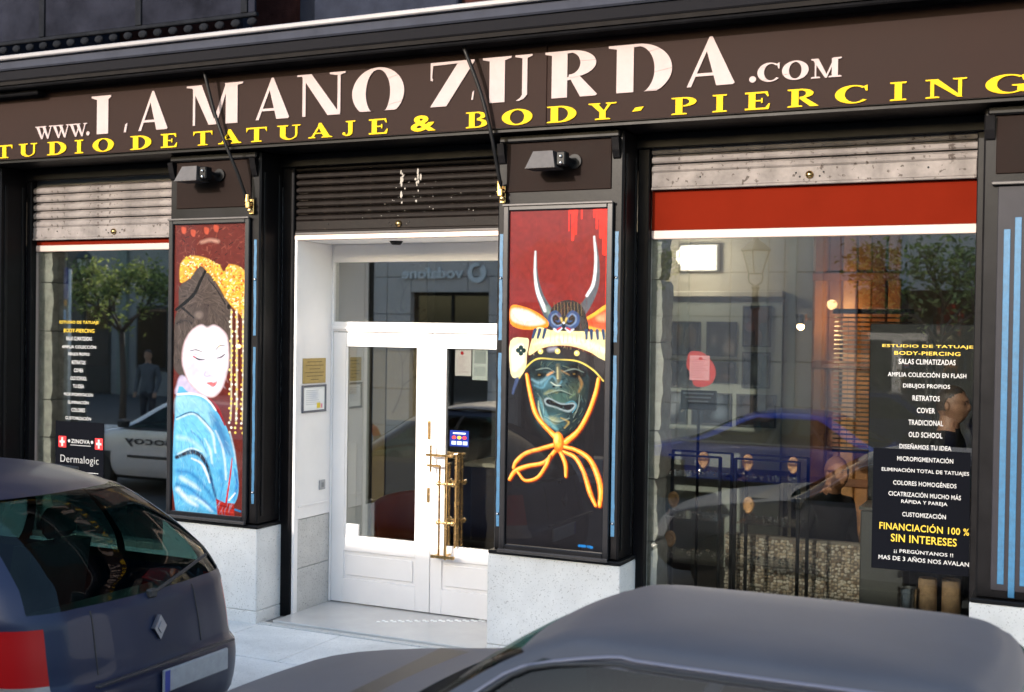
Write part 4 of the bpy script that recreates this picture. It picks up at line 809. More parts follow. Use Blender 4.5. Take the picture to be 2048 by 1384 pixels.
# ================================================================== CARS
def paint(name, col, rough=.22, coat=.3, var=.04): return mat(name, col, rough, metal=.2, spec=.35, var=var, vscale=3, coat=coat)
CARGLASS = glass('car_glass', (.22, .36, .34), .02, top=.14); TYRE = mat('tyre_rubber', (.018, .018, .018), .8, var=.2); RIM = mat('alloy_rim', (.45, .45, .46), .3, metal=.8)
PLASTIC = mat('black_plastic', (.02, .02, .022), .55, var=.2); LAMPR = mat('red_lamp_plastic', (.32, .004, .005), .35, spec=.25); LAMPW = mat('clear_lamp_plastic', (.55, .53, .52), .12, coat=1.)
LAMPG = mat('smoky_lamp_plastic', (.20, .17, .16), .25, coat=.5)
SEATF = mat('seat_fabric', (.055, .06, .065), .85, var=.2)
def car(name, label, loc, m, levels, glass_z, wheels, side_breaks, tail_z, head_z, rx=.28, ry=.34, bow_f=.12, bow_r=.07, win_frac=(.14, .86), rear_corner_lamp=True, seam=(), group=None, tail_cols=2, lamp_k=8):
    """body grown as a stack of rounded outlines; local +x is the front, turned round so that it faces -X in the street"""
    t = thing(name, label, 'car', (0, 0, 0), group)
    NF, NC = 14, 8; NSs = [6, 10, 10, 6]
    # smooth the level table
    lv = []
    for i in range(len(levels)-1):
        a, b = levels[i], levels[i+1]; p0 = levels[max(0, i-1)]; p3 = levels[min(len(levels)-1, i+2)]
        n = a[4] if len(a) > 4 else 3
        for k in range(n):
            u = k/n; row = []
            for q in range(4):
                m0 = (b[q]-p0[q])*.5; m1 = (p3[q]-a[q])*.5
                if q in (1, 2) : m0 = m1 = None
                if m0 is None: row.append(a[q]+(b[q]-a[q])*u)
                else:
                    d = b[q]-a[q]; m0 = max(min(m0, 3*d), 0) if d >= 0 else min(max(m0, 3*d), 0); m1 = max(min(m1, 3*d), 0) if d >= 0 else min(max(m1, 3*d), 0)
                    row.append((2*u**3-3*u*u+1)*a[q]+(u**3-2*u*u+u)*m0+(-2*u**3+3*u*u)*b[q]+(u**3-u*u)*m1)
            lv.append(row)
    lv.append(list(levels[-1][:4]))
    # extra smoothing of xf, xr along the stack (keeps corners soft)
    arr = np.array(lv)
    for _ in range(2):
        s_ = arr.copy(); s_[1:-1, 1:3] = .25*arr[:-2, 1:3]+.5*arr[1:-1, 1:3]+.25*arr[2:, 1:3]; arr = s_
    rings = []; tags = None
    for z, xf, xr, w in arr:
        L_ = xf-xr; ax = min(rx, L_*.22); ay = min(ry, w*.5)
        zf = np.clip((z-.5)/.9, 0, 1); pts = []; tg = []
        fx = lambda y: xf-bow_f*(y/w)**2
        bx_ = lambda y: xr+bow_r*(y/w)**2
        xm = (xf+xr)/2
        sy = lambda x: w*(1-.05*((x-xm)/(L_/2))**2)
        ysf = np.linspace(-(w-ay), w-ay, NF+1)
        for k in range(NF): pts.append((fx(ysf[k]), ysf[k])); tg.append(('F', k))
        # corner front-left(+y)
        cx0, cy0 = fx(w-ay), w-ay; x1 = xf-bow_f*((w-ay)/w)**2-ax; y1 = sy(x1)
        for k in range(NC):
            a = k/NC*math.pi/2; pts.append((x1+(cx0-x1)*math.cos(a), cy0+(y1-cy0)*math.sin(a))); tg.append(('C', 0, k))
        x2 = xr+bow_r*((w-ay)/w)**2+ax
        br = [0]+list(side_breaks)+[1]
        us = []
        for k in range(len(br)-1):
            for q in range(NSs[k % 4]): us.append((br[k]+(br[k+1]-br[k])*q/NSs[k % 4], k, q))
        for u, k, q in us: x = x1+(x2-x1)*u; pts.append((x, sy(x))); tg.append(('S', 1, k, q, NSs[k % 4]))
        y2 = sy(x2); cx3, cy3 = bx_(w-ay), w-ay
        for k in range(NC):
            a = k/NC*math.pi/2; pts.append((x2+(cx3-x2)*math.sin(a), cy3+(y2-cy3)*math.cos(a))); tg.append(('C', 1, k))
        ysr = np.linspace(w-ay, -(w-ay), NF+1)
        for k in range(NF): pts.append((bx_(ysr[k]), ysr[k])); tg.append(('B', k))
        for k in range(NC):
            a = k/NC*math.pi/2; pts.append((x2+(cx3-x2)*math.cos(a), -(cy3+(y2-cy3)*math.sin(a)))); tg.append(('C', 2, k))
        for u, k, q in us[::-1]:
            pass
        full = us+[(1, len(br)-2, 0)]
        for idx in range(len(us), 0, -1):
            u = full[idx][0]; k, q = full[idx-1][1], full[idx-1][2]; x = x1+(x2-x1)*u; pts.append((x, -sy(x))); tg.append(('S', -1, k, q, NSs[k % 4]))
        for k in range(NC):
            a = k/NC*math.pi/2; pts.append((x1+(cx0-x1)*math.sin(a), -(cy0+(y1-cy0)*math.cos(a)))); tg.append(('C', 3, k))
        rings.append([(p[0], p[1], z) for p in pts]); tags = tg
    n = len(rings[0]); parts = {}
    def put(key, quad):
        parts.setdefault(key, MB()).add(quad, [(0, 1, 2, 3)])
    nb = len(side_breaks)+1
    for i in range(len(rings)-1):
        zm = (rings[i][0][2]+rings[i+1][0][2])/2; gz = (zm-glass_z[0])/(glass_z[1]-glass_z[0])
        for k in range(n):
            q = [rings[i][k], rings[i][(k+1) % n], rings[i+1][(k+1) % n], rings[i+1][k]]
            cx = sum(p[0] for p in q)/4; cy = sum(p[1] for p in q)/4; tg = tags[k]; key = 'body'
            if 0 < gz < 1:
                if tg[0] == 'F': key = 'windscreen'
                elif tg[0] == 'C' and tg[1] in (0, 3) and ((tg[1] == 0 and tg[2] < 4) or (tg[1] == 3 and tg[2] >= NC-4)): key = 'windscreen'
                elif tg[0] == 'B': key = 'rear_window'
                elif tg[0] == 'C' and tg[1] in (1, 2) and ((tg[1] == 1 and tg[2] >= NC-4) or (tg[1] == 2 and tg[2] < 4)): key = 'rear_window'
                elif tg[0] == 'S' and 0 <= tg[2] < nb:
                    edge = (tg[3] == 0 and tg[2] > 0)
                    key = 'pillar%d_%d' % (tg[1], tg[2]) if edge else 'side_window%d_%d' % (tg[1], tg[2])
                    if .03 < gz < .97 and False: pass
            elif -.10 < gz <= 0 and tg[0] in ('S',): key = 'trim'
            elif tg[0] == 'C' and tg[1] in (1, 2) and tail_z[0] < zm < tail_z[1]: key = 'tail_light%d' % tg[1] if (tg[2] < lamp_k if tg[1] == 1 else tg[2] >= NC-lamp_k) else 'body'
            elif tg[0] == 'B' and (tg[1] < tail_cols or tg[1] >= NF-tail_cols) and tail_z[0] < zm < tail_z[1]: key = 'tail_light%d' % (1 if tg[1] < tail_cols else 2)
            elif head_z[0] < zm < head_z[1] and ((tg[0] == 'C' and tg[1] in (0, 3)) or (tg[0] == 'F' and (tg[1] < 3 or tg[1] >= NF-3))): key = 'headlight%d' % (1 if cy > 0 else 2)
            elif zm < .30: key = 'trim'
            if key.startswith('tail_light') and zm < tail_z[0]+.36*(tail_z[1]-tail_z[0]): key = key.replace('light', 'clear')
            for wx in wheels:
                if tg[0] in 'SC' and (cx-wx)**2+(zm-.30)**2 < .345**2 and zm < .66: key = 'arch'
            put(key, q)
    roof = MB(); parts['body'].add([rings[-1][k] for k in range(n)], [tuple(range(n))])
    parts.setdefault('trim', MB()).add([rings[0][k] for k in range(n)], [tuple(range(n))[::-1]])
    def mk(nm, key, mm, par=t):
        mb = parts[key]
        me = bpy.data.meshes.new(nm); me.from_pydata(mb.v, [], mb.f); bm = bmesh.new(); bm.from_mesh(me); bmesh.ops.remove_doubles(bm, verts=bm.verts, dist=.0004); bm.normal_update(); bm.to_mesh(me); bm.free()
        me.materials.append(mm); me.polygons.foreach_set('use_smooth', [True]*len(me.polygons)); me.update()
        o = bpy.data.objects.new(nm, me); scene.collection.objects.link(o); o.parent = par; OFF[o.name] = Vector((0, 0, 0)); return o
    OFF[t.name] = Vector((0, 0, 0))
    for key in list(parts):
        if key == 'body': body = mk('body', key, m)
        elif key in ('windscreen', 'rear_window'): mk(key, key, CARGLASS)
        elif key.startswith('side_window'): mk('side_window', key, CARGLASS)
        elif key.startswith('pillar'): mk('window_pillar', key, PLASTIC)
        elif key == 'trim': mk('lower_trim', key, PLASTIC)
        elif key == 'arch': mk('wheel_arch', key, PLASTIC)
        elif key.startswith('tail_clear'): mk('reverse_light', key, LAMPG)
        elif key.startswith('tail'): mk('tail_light', key, LAMPR)
        elif key.startswith('head'): mk('headlight', key, LAMPW)
    wmax = max(l[3] for l in levels)
    for wx in wheels:
        for s in (-1, 1):
            y = s*(wmax-.09)
            w_ = MB().lathe([(.20, -.09), (.29, -.09), (.305, -.07), (.305, .07), (.29, .09), (.20, .09)], (wx, y, .305), 28, 'y').build('wheel', TYRE, t, smooth='auto')
            MB().lathe([(.0, -.045), (.05, -.05), (.06, -.03), (.17, -.04), (.20, -.085), (.205, -.06), (.205, .06), (.20, .085), (.17, .04), (.06, .03), (.05, .05), (.0, .045)], (wx, y, .305), 28, 'y').build('rim', RIM, w_, smooth='auto')
    # cabin: floor tub, dashboard, four seats with head rests, steering wheel
    zb = glass_z[0]; xs = [l for l in levels if abs(l[0]-zb) < .06][0]
    tub = MB(); tub.box(xs[2]+.16, xs[1]-.05, -xs[3]+.10, xs[3]-.10, .30, .42, .02); tub.box(xs[1]-.42, xs[1]-.06, -xs[3]+.12, xs[3]-.12, .62, zb-.03, .05); tub.box(xs[2]+.18, xs[2]+.6, -xs[3]+.14, xs[3]-.14, .42, zb-.12, .03)
    tub.build('cabin_interior', PLASTIC, t)
    for sx in (xs[1]-1.15, xs[1]-1.95):
        for s in (-1, 1):
            c = MB(); y = s*.34; c.box(sx-.1, sx+.38, y-.23, y+.23, .42, .58, .05)
            c.prism([(sx-.10, .55), (sx+.06, .55), (sx-.06, zb+.12), (sx-.20, zb+.12)], y-.23, y+.23); c.box(sx-.22, sx-.12, y-.12, y+.12, zb+.15, zb+.33, .04); c.tube([(sx-.15, y, zb+.1), (sx-.17, y, zb+.2)], .02, 8)
            c.build('seat', SEATF, t)
    sw_ = MB(); ring = [(xs[1]-.55+.06*math.sin(a), -.34+.18*math.cos(a), zb-.14+.15*math.sin(a)) for a in np.linspace(0, 2*math.pi, 25)]; sw_.tube(ring, .014, 6, False); sw_.tube([(xs[1]-.55, -.34, zb-.14), (xs[1]-.35, -.34, zb-.18)], .03, 8); sw_.box(xs[1]-.565, xs[1]-.535, -.5, -.18, zb-.155, zb-.13, .005); sw_.build('steering_wheel', PLASTIC, t)
    t.location = loc; t.rotation_euler.z = math.pi
    return t, rings, arr
Z0 = .02
# -- left: tall dark blue hatchback, seen from its tail
NAVY = paint('navy_car_paint', (.012, .018, .046), .42, .12)
lvL = [(.22, 1.90, -1.90, .75, 2), (.34, 2.03, -2.035, .83, 3), (.52, 2.06, -2.07, .85, 3), (.655, 2.05, -2.065, .85, 2), (.69, 2.0, -2.02, .845, 3), (.83, 1.85, -1.995, .845, 4), (.97, 1.45, -1.965, .838, 3), (1.02, 1.18, -1.955, .838, 2), (1.06, 1.10, -1.94, .832, 3), (1.17, .92, -1.87, .805, 4), (1.33, .66, -1.66, .75, 4), (1.49, .40, -1.36, .678, 2), (1.53, .30, -1.26, .645, 2), (1.575, .15, -1.10, .59, 3), (1.62, -.05, -.86, .50, 3), (1.645, -.25, -.62, .38, 2), (1.655, -.35, -.52, .25, 1)]
carL, rL, aL = car('parked_car', 'dark blue tall hatchback parked tail first beside the stone pillar base', (-6.36, -2.77, Z0+.01), NAVY, lvL, (1.06, 1.53), (1.28, -1.29), (.36, .72), (.60, .99), (.60, .80), rx=.30, ry=.36, bow_r=.13, tail_cols=0, lamp_k=5)
# tail details (local coordinates; tail at x = -2.07)
pt = MB().box(-2.092, -2.072, -.46, .06, .555, .675, .006).build('number_plate', mat('plate_white', (.33, .34, .36), .5, var=.12, vscale=20), carL)
MB().box(-2.0935, -2.0925, .018, .056, .56, .67).build('blue_band', mat('plate_blue', (.02, .04, .28), .4), pt)
MB().box(-2.09, -2.06, -.52, .52, .70, .715, .004).build('tail_strip', mat('dark_trim', (.03, .03, .035), .4), carL)
d = MB().prism([(-.045, .88), (0, .945), (.045, .88), (0, .815)], -2.012, -1.985, 'x').prism([(-.022, .88), (0, .912), (.022, .88), (0, .848)], -2.016, -2.010, 'x'); d.build('badge', mat('chrome', (.30, .30, .33), .3, metal=1), carL)
wp = MB(); wp.tube([(-1.955, -.02, 1.06), (-1.925, -.25, 1.11), (-1.875, -.52, 1.165)], .009, 6); wp.box(-1.965, -1.93, -.03, .03, 1.03, 1.075, .008); wp.build('rear_wiper', PLASTIC, carL)
for s in (-1, 1): MB().tube([(.1, s*.575, 1.578), (-.4, s*.59, 1.598), (-.85, s*.575, 1.585)], .012, 8).build('roof_rail', PLASTIC, carL, smooth=True)
for s in (-1, 1): MB().box(.88, 1.02, s*.84, s*.98, .97, 1.09, .03).build('wing_mirror', NAVY, carL)
iB = 14+8+26+8
for kk in (iB+1, iB+12):
    MB().tube([(r[kk][0]-.001, r[kk][1], r[kk][2]) for r in rL if .70 < r[0][2] < 1.05], .004, 6).build('tailgate_seam', PLASTIC, carL)
# -- right: grey-blue older hatchback, seen over its roof
SLATE = paint('slate_car_paint', (.088, .087, .100), .65, coat=.0, var=.06)
lvR = [(.22, 1.85, -1.85, .72, 2), (.32, 1.98, -1.97, .79, 3), (.50, 2.02, -2.02, .815, 3), (.62, 1.99, -2.0, .82, 2), (.74, 1.93, -1.97, .815, 2), (.81, 1.78, -1.95, .81, 2), (.87, 1.50, -1.93, .805, 2), (.92, 1.14, -1.91, .80, 2), (.955, .86, -1.89, .79, 2), (.98, .74, -1.87, .775, 7), (1.325, .13, -1.56, .585, 2), (1.365, .06, -1.52, .562, 2), (1.394, .0, -1.48, .535, 3), (1.412, -.12, -1.38, .47, 3), (1.424, -.30, -1.20, .36, 3), (1.430, -.5, -.95, .2, 1)]
carR, rR, aR = car('parked_car', 'slate grey hatchback parked in front of the right window, roof and bonnet showing', (-1.72, -3.27, Z0), SLATE, lvR, (.98, 1.325), (1.26, -1.22), (.44, .80), (.66, .92), (.56, .72), rx=.13, ry=.15, bow_f=.08)
for s in (-1, 1):
    MB().box(.50, .62, s*.79, s*.92, .90, 1.0, .03).build('wing_mirror', PLASTIC, carR)
k_ = int(np.argmin(abs(aR[:, 0]-1.347))); kb0 = int(np.argmin(abs(aR[:, 0]-.985)))
def gutter(kt, inset, dz, rad, nm, mm, dy):      # follows the screen pillar up from the bonnet, then the roof edge back
    for s in (1, -1):
        pil = [(rR[k][22][0]-inset, s*(abs(rR[k][22][1])+dy), rR[k][22][2]) for k in range(kb0, kt+1, 2)]
        rf_ = sorted([(x, s*(abs(y)+dy), z+dz) for x, y, z in rR[kt] if y > .40 and -1.42 < x < rR[kt][22][0]-.10-inset], reverse=True)
        MB().tube(smooth_line(pil[:-1]+rf_, 3).tolist(), rad, 8).build(nm, mm, carR, smooth=True)
gutter(k_, .0, .0, .0075, 'roof_gutter', mat('slate_gutter_highlight', (.19, .19, .24), .4, metal=.4), .003)  # roof gutter, paler than the body: the edge highlight is put into its colour
gutter(k_, .030, -.024, .012, 'window_seal', PLASTIC, .006)
# -- mirrored in the glass: white car with door lettering, blue saloon across the street
WHITEC = paint('white_car_paint', (.62, .62, .64), .25)
lvW = [(.22, 1.95, -1.95, .76, 2), (.34, 2.10, -2.10, .84, 3), (.52, 2.14, -2.14, .86, 3), (.66, 2.10, -2.12, .86, 2), (.76, 2.0, -2.10, .855, 3), (.86, 1.62, -2.07, .85, 2), (.94, 1.28, -2.03, .84, 2), (.98, 1.12, -1.98, .82, 7), (1.36, .35, -1.62, .64, 2), (1.41, .22, -1.5, .60, 2), (1.445, .0, -1.3, .52, 2), (1.47, -.35, -.9, .34, 1)]
carW, *_ = car('white_car', 'white car with dark lettering on its door, mirrored in the left display window', (-11.75, -5.9, Z0), WHITEC, lvW, (.98, 1.36), (1.36, -1.32), (.40, .75), (.72, .98), (.62, .78))
def door_text(par, txt, x0, x1, z0, z1, y, m): # lettering on the flank that faces the shop (local -y side)
    mb = text_mb(txt, x0, x1, z0, z1, y, .002, .01, -1); o = mb.build('door_lettering', m, par)
door_text(carW, 'llocoy', -.10, .80, .70, .86, -.868, mat('dark_lettering', (.03, .03, .035), .5))
MB().box(-.9, .75, -.872, -.85, .54, .58, .006).build('rub_strip', PLASTIC, carW)
MB().box(.68, .82, -1.02, -.86, .98, 1.10, .03).build('wing_mirror', PLASTIC, carW)
BLUEC = paint('blue_car_paint', (.018, .055, .34), .2)
lvB = [(.20, 2.1, -2.1, .76, 2), (.32, 2.26, -2.24, .84, 3), (.50, 2.30, -2.28, .86, 3), (.62, 2.26, -2.26, .86, 2), (.70, 2.12, -2.22, .855, 2), (.78, 1.72, -2.12, .85, 2), (.85, 1.40, -1.85, .84, 2), (.89, 1.24, -1.66, .82, 7), (1.24, .42, -1.02, .62, 2), (1.29, .26, -.9, .57, 2), (1.32, .05, -.72, .48, 2), (1.335, -.15, -.5, .3, 1)]
carB, *_ = car('blue_car', 'dark blue saloon car across the street, mirrored in the right display window', (-4.15, -9.65, Z0), BLUEC, lvB, (.89, 1.24), (1.42, -1.36), (.42, .80), (.62, .80), (.58, .72))
MB().box(-1.5, 1.2, -.855, -.83, .862, .885, .004).build('chrome_strip', MATS['chrome'], carB)

# ================================================================== INTERIOR
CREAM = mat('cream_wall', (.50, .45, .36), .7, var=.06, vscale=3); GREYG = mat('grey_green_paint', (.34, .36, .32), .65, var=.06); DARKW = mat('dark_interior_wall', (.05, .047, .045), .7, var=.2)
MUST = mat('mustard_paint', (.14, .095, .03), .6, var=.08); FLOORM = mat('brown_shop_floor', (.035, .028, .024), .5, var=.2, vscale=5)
MB().box(-9.3, .9, .50, 4.4, .06, .19).build('shop_floor', FLOORM, kind='structure', origin=(0, 0, 0))
MB().box(-9.62, .9, .40, 4.4, 3.625, 3.855).build('shop_ceiling', mat('grey_ceiling', (.20, .19, .18), .8), kind='structure', origin=(0, 0, 0))
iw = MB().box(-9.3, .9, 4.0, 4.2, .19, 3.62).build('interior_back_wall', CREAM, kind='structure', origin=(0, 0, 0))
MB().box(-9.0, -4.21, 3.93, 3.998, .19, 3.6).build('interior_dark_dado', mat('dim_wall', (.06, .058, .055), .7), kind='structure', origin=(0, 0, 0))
MB().box(-4.2, -2.62, 3.93, 3.998, .19, 2.80).build('interior_grey_dado', GREYG, kind='structure', origin=(0, 0, 0))
MB().box(-4.2, -2.60, 3.86, 3.999, 2.84, 2.90, .01).build('interior_ledge', CREAM, kind='structure', origin=(0, 0, 0))
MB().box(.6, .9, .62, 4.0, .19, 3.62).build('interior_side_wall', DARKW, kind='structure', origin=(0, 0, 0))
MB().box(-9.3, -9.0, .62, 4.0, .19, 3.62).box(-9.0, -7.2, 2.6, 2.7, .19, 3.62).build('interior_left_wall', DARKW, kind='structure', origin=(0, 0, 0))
# hall behind the door: mustard strip and wallpapered wall
MB().box(-7.2, -6.62, 3.0, 3.15, .19, 3.62).build('interior_hall_wall', mat('hall_grey', (.12, .12, .12), .6), kind='structure', origin=(0, 0, 0))
MB().box(-6.62, -6.47, 2.98, 3.15, .19, 3.62).build('interior_mustard_pier', MUST, kind='structure', origin=(0, 0, 0))
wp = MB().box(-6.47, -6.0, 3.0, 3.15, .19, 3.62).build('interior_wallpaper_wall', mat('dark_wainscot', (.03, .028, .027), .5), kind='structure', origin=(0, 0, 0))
K = Paint(60, 260, 1.2, rgb(206, 186, 156))
def twig(x, y, a, l, w, d):
    x2, y2 = x+l*math.cos(a), y-l*math.sin(a); K.stroke([(x, y), ((x+x2)/2+random.uniform(-2, 2), (y+y2)/2), (x2, y2)], [w, w*.6], rgb(130, 104, 78), 1.2, .8)
    if d > 0:
        for s in (-1, 1): twig(x2, y2, a+s*random.uniform(.25, .8), l*.72, w*.65, d-1)
    else: K.ell(x2, y2, 2, 1.6, rgb(150, 120, 92), 1.5, .8)
twig(10, 250, 1.2, 40, 3, 5); twig(40, 190, 1.7, 30, 2.5, 4); twig(20, 110, 1.4, 26, 2.2, 4)
K.gain = .40; K.build('wallpaper', PAPER, None, -6.465, -6.0, 3.5, 1.55, 2.997, kind='structure')
hd = thing('hall_door', 'grey panelled door with a mustard pane at the back of the hall', 'door', (-6.9, 2.97, .19))
bx('door_leaf', mat('grey_door', (.14, .145, .15), .5), hd, -7.1, -6.70, 2.95, 2.997, .20, 2.5, .006); bx('door_pane', MUST, hd, -6.98, -6.80, 2.944, 2.951, 1.8, 2.3, .003); bx('door_lower_panel', mat('grey_door_panel', (.22, .22, .22), .5), hd, -7.02, -6.78, 2.94, 2.951, .4, 1.3, .006); bx('door_architrave', mat('grey_architrave', (.26, .27, .28), .5), hd, -6.70, -6.63, 2.93, 2.998, .19, 2.6, .006)
# orange shell chair
oc = thing('orange_chair', 'orange curved shell chair behind the left door pane', 'chair', (-5.55, 1.9, .19))
V = []; F = []
nu, nv = 16, 10
for i in range(nu+1):
    a = -2.3+4.6*i/nu
    for j_ in range(nv+1):
        t_ = j_/nv; r_ = .30+.05*t_; hgt = .42+.36*t_*(.45+.55*math.cos(a*.55)); V.append((-5.55+r_*math.sin(a), 1.9+r_*math.cos(a), hgt+.19-.12*(1-t_)))
for i in range(nu):
    for j_ in range(nv): q = i*(nv+1)+j_; F.append((q, q+1, q+nv+2, q+nv+1))
ch = MB().add(V, F).build('shell', mat('orange_plastic', (.45, .11, .035), .3), oc, smooth=True)
md = ch.modifiers.new('s', 'SOLIDIFY'); md.thickness = .03
MB().lathe([(.0, .41), (.28, .41), (.30, .44), (.28, .47), (0, .48)], (-5.55, 1.9, .05), 24).build('seat', MATS['orange_plastic'], oc, smooth='auto')
MB().tube([(-5.55, 1.9, .21), (-5.55, 1.9, .47)], .03, 10).lathe([(.25, 0), (.24, .02), (.04, .04)], (-5.55, 1.9, .19), 24).build('pedestal', STEEL, oc, smooth='auto')
# counter in the hall, dark
cn = thing('counter', 'dark reception counter with pale top behind the right door pane', 'counter', (-4.4, 2.6, .19)); bx('counter_front', mat('dark_wood', (.03, .02, .016), .4, var=.3), cn, -5.2, -3.6, 2.45, 2.9, .19, 1.20, .01); bx('counter_top', CREAM, cn, -5.25, -3.55, 2.40, 2.95, 1.201, 1.24, .008)
# pictures on the back wall
FR = mat('picture_frame_dark', (.02, .018, .017), .4)
specs = [(-3.98, -3.78, 2.28, 2.58, (96, 66, 52)), (-3.72, -3.42, 2.26, 2.60, (70, 56, 30)), (-3.36, -3.06, 2.26, 2.60, (120, 110, 104)), (-3.0, -2.72, 2.36, 2.76, (84, 48, 36)), (-3.98, -3.78, 1.98, 2.23, (110, 84, 70)), (-3.72, -3.42, 1.94, 2.21, (66, 66, 70)), (-3.36, -3.06, 2.0, 2.21, (140, 104, 76)), (-3.0, -2.72, 1.96, 2.31, (60, 66, 70)), (-3.98, -3.55, 1.58, 1.90, (96, 100, 106)), (-3.50, -3.10, 1.58, 1.90, (80, 88, 98)), (-3.05, -2.66, 1.58, 1.90, (90, 78, 76))]
FLAB = ['narrow reddish framed photograph above the small pale brown one', 'ochre framed photograph with a round shape, above the dark grey one', 'pale grey framed photograph above the tan one', 'tall red brown framed photograph nearest the pale ledge end', 'small pale brown framed photograph behind the red flyer', 'dark grey framed photograph under the ochre one', 'tan framed photograph under the pale grey one', 'tall slate grey framed photograph under the red brown one', 'wide grey framed photograph on the bottom row beside the notice stand', 'wide blue grey framed photograph in the middle of the bottom row', 'wide mauve grey framed photograph at the bottom, under the slate one']
for i, (x0, x1, z0, z1, c) in enumerate(specs):
    t = thing('framed_photo', FLAB[i], 'picture', ((x0+x1)/2, 3.93, z0), 'framed photographs on the back wall')
    w = .016; m = MB(); m.box(x0, x1, 3.905, 3.928, z0, z0+w); m.box(x0, x1, 3.905, 3.928, z1-w, z1); m.box(x0, x0+w, 3.905, 3.928, z0+w, z1-w); m.box(x1-w, x1, 3.905, 3.928, z0+w, z1-w); m.build('frame', FR, t)
    K = Paint(30, 36, 1, rgb(*[k*.45 for k in c]))
    for _ in range(7):
        f_ = random.uniform(.3, 1.7); K.ell(random.uniform(4, 26), random.uniform(4, 32), random.uniform(2, 8), random.uniform(3, 12), rgb(*[min(255, k*f_) for k in c]), 4, .7)
    K.build('photo', PRINT, t, x0+w, x1-w, z1-w, z0+w, 3.915)
lb_ = thing('added_glow_box', 'added glowing white box standing in for a bright patch on the cream back wall', 'light', (-3.45, 3.93, 3.10))  # added glow in place of a bright patch, not a known lamp
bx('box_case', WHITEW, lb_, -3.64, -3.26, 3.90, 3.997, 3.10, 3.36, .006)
bx('glow_face', mat('added_glow_panel', (.9, .88, .84), .5, emit=(1, .94, .84), estr=1.6), lb_, -3.62, -3.28, 3.893, 3.8995, 3.12, 3.34, .002)
pl2 = bpy.data.lights.new('added_fill_light', 'POINT'); pl2.energy = 8; pl2.color = (1, .9, .74); pl2.shadow_soft_size = .1
plo2 = bpy.data.objects.new('added_fill_light', pl2); scene.collection.objects.link(plo2); plo2.parent = lb_; plo2.location = (0, -.45, .12)  # unseen fill light, added to brighten the cream wall and framed pictures
# warm lit wooden cabinet, window blind
WOOD = mat('warm_wood', (.36, .15, .045), .4, var=.35, vscale=3, bump=.1, bscale=20)
cb = thing('wooden_cabinet', 'tall warm brown wooden cabinet lit by a small spotlight', 'cabinet', (-1.75, 3.0, .19))
bx('carcass', WOOD, cb, -2.12, -1.38, 2.85, 3.3, .19, 3.45, .01)
for i in range(6):
    w_ = mat('warm_wood_%d' % (i % 3), [(.36, .15, .045), (.22, .075, .025), (.44, .20, .06)][i % 3], .4, var=.45, vscale=2.5, bump=.15, bscale=18)
    bx('door_board', w_, cb, -2.10+i*.122, -2.10+i*.122+.116, 2.80+.018*(i % 2), 2.849, .25, 3.40, .012)
for z in (1.2, 2.2, 2.95): bx('cross_rail', mat('warm_wood_1', (.22, .075, .025), .4), cb, -2.11, -1.385, 2.785, 2.7995, z, z+.07, .005)
bx('knob', BLACKM, cb, -1.87, -1.845, 2.79, 2.82, 1.9, 2.5, .005)
spt = thing('spotlight', 'small lit spotlight on the wall beside the wooden cabinet', 'lamp', (-2.13, 2.45, 2.62))
MB().tube([(-2.13, 2.84, 2.62), (-2.13, 2.50, 2.62)], .012, 8).lathe([(.03, 0), (.05, .10)], (-2.13, 2.45, 2.56), 16).build('spot_body', STEEL, spt, smooth='auto')
MB().ico((-2.13, 2.44, 2.555), .032, 2).build('bulb', mat('lit_bulb', (1, .8, .5), .4, emit=(1, .66, .32), estr=9), spt, smooth=True)
pld = bpy.data.lights.new('spot_light', 'POINT'); pld.energy = 3.5; pld.color = (1, .58, .24); pld.shadow_soft_size = .04
plo = bpy.data.objects.new('spot_light', pld); scene.collection.objects.link(plo); plo.parent = spt; plo.location = (.25, -.02, .12)
vb = thing('window_blind', 'dark horizontal slatted blind hanging right of the wooden cabinet', 'blind', (-1.55, 2.2, 1.55))
bx('headrail', BLACKM, vb, -1.82, -1.20, 2.17, 2.23, 2.66, 2.70, .004)
ref = None
for i in range(30):
    z = 1.58+i*.036
    if ref is None: ref = MB().add([(-1.81, 2.185, z), (-1.21, 2.185, z), (-1.21, 2.212, z+.012), (-1.81, 2.212, z+.012), (-1.81, 2.185, z+.001), (-1.21, 2.185, z+.001), (-1.21, 2.212, z+.013), (-1.81, 2.212, z+.013)], [(0, 1, 2, 3), (4, 7, 6, 5), (0, 4, 5, 1), (1, 5, 6, 2), (2, 6, 7, 3), (3, 7, 4, 0)]).build('slat', mat('grey_blind_slat', (.10, .095, .09), .4), vb)
    else: c = ref.copy(); scene.collection.objects.link(c); c.location = (ref.location.x, ref.location.y, ref.location.z+.036*i)
cd = MB()
for x in (-1.7, -1.3): cd.tube([(x, 2.2, 1.57), (x, 2.2, 2.67)], .002, 5)
cd.build('cord', BLACKM, vb); bx('bottom_rail', BLACKM, vb, -1.81, -1.21, 2.18, 2.22, 1.55, 1.572, .004)
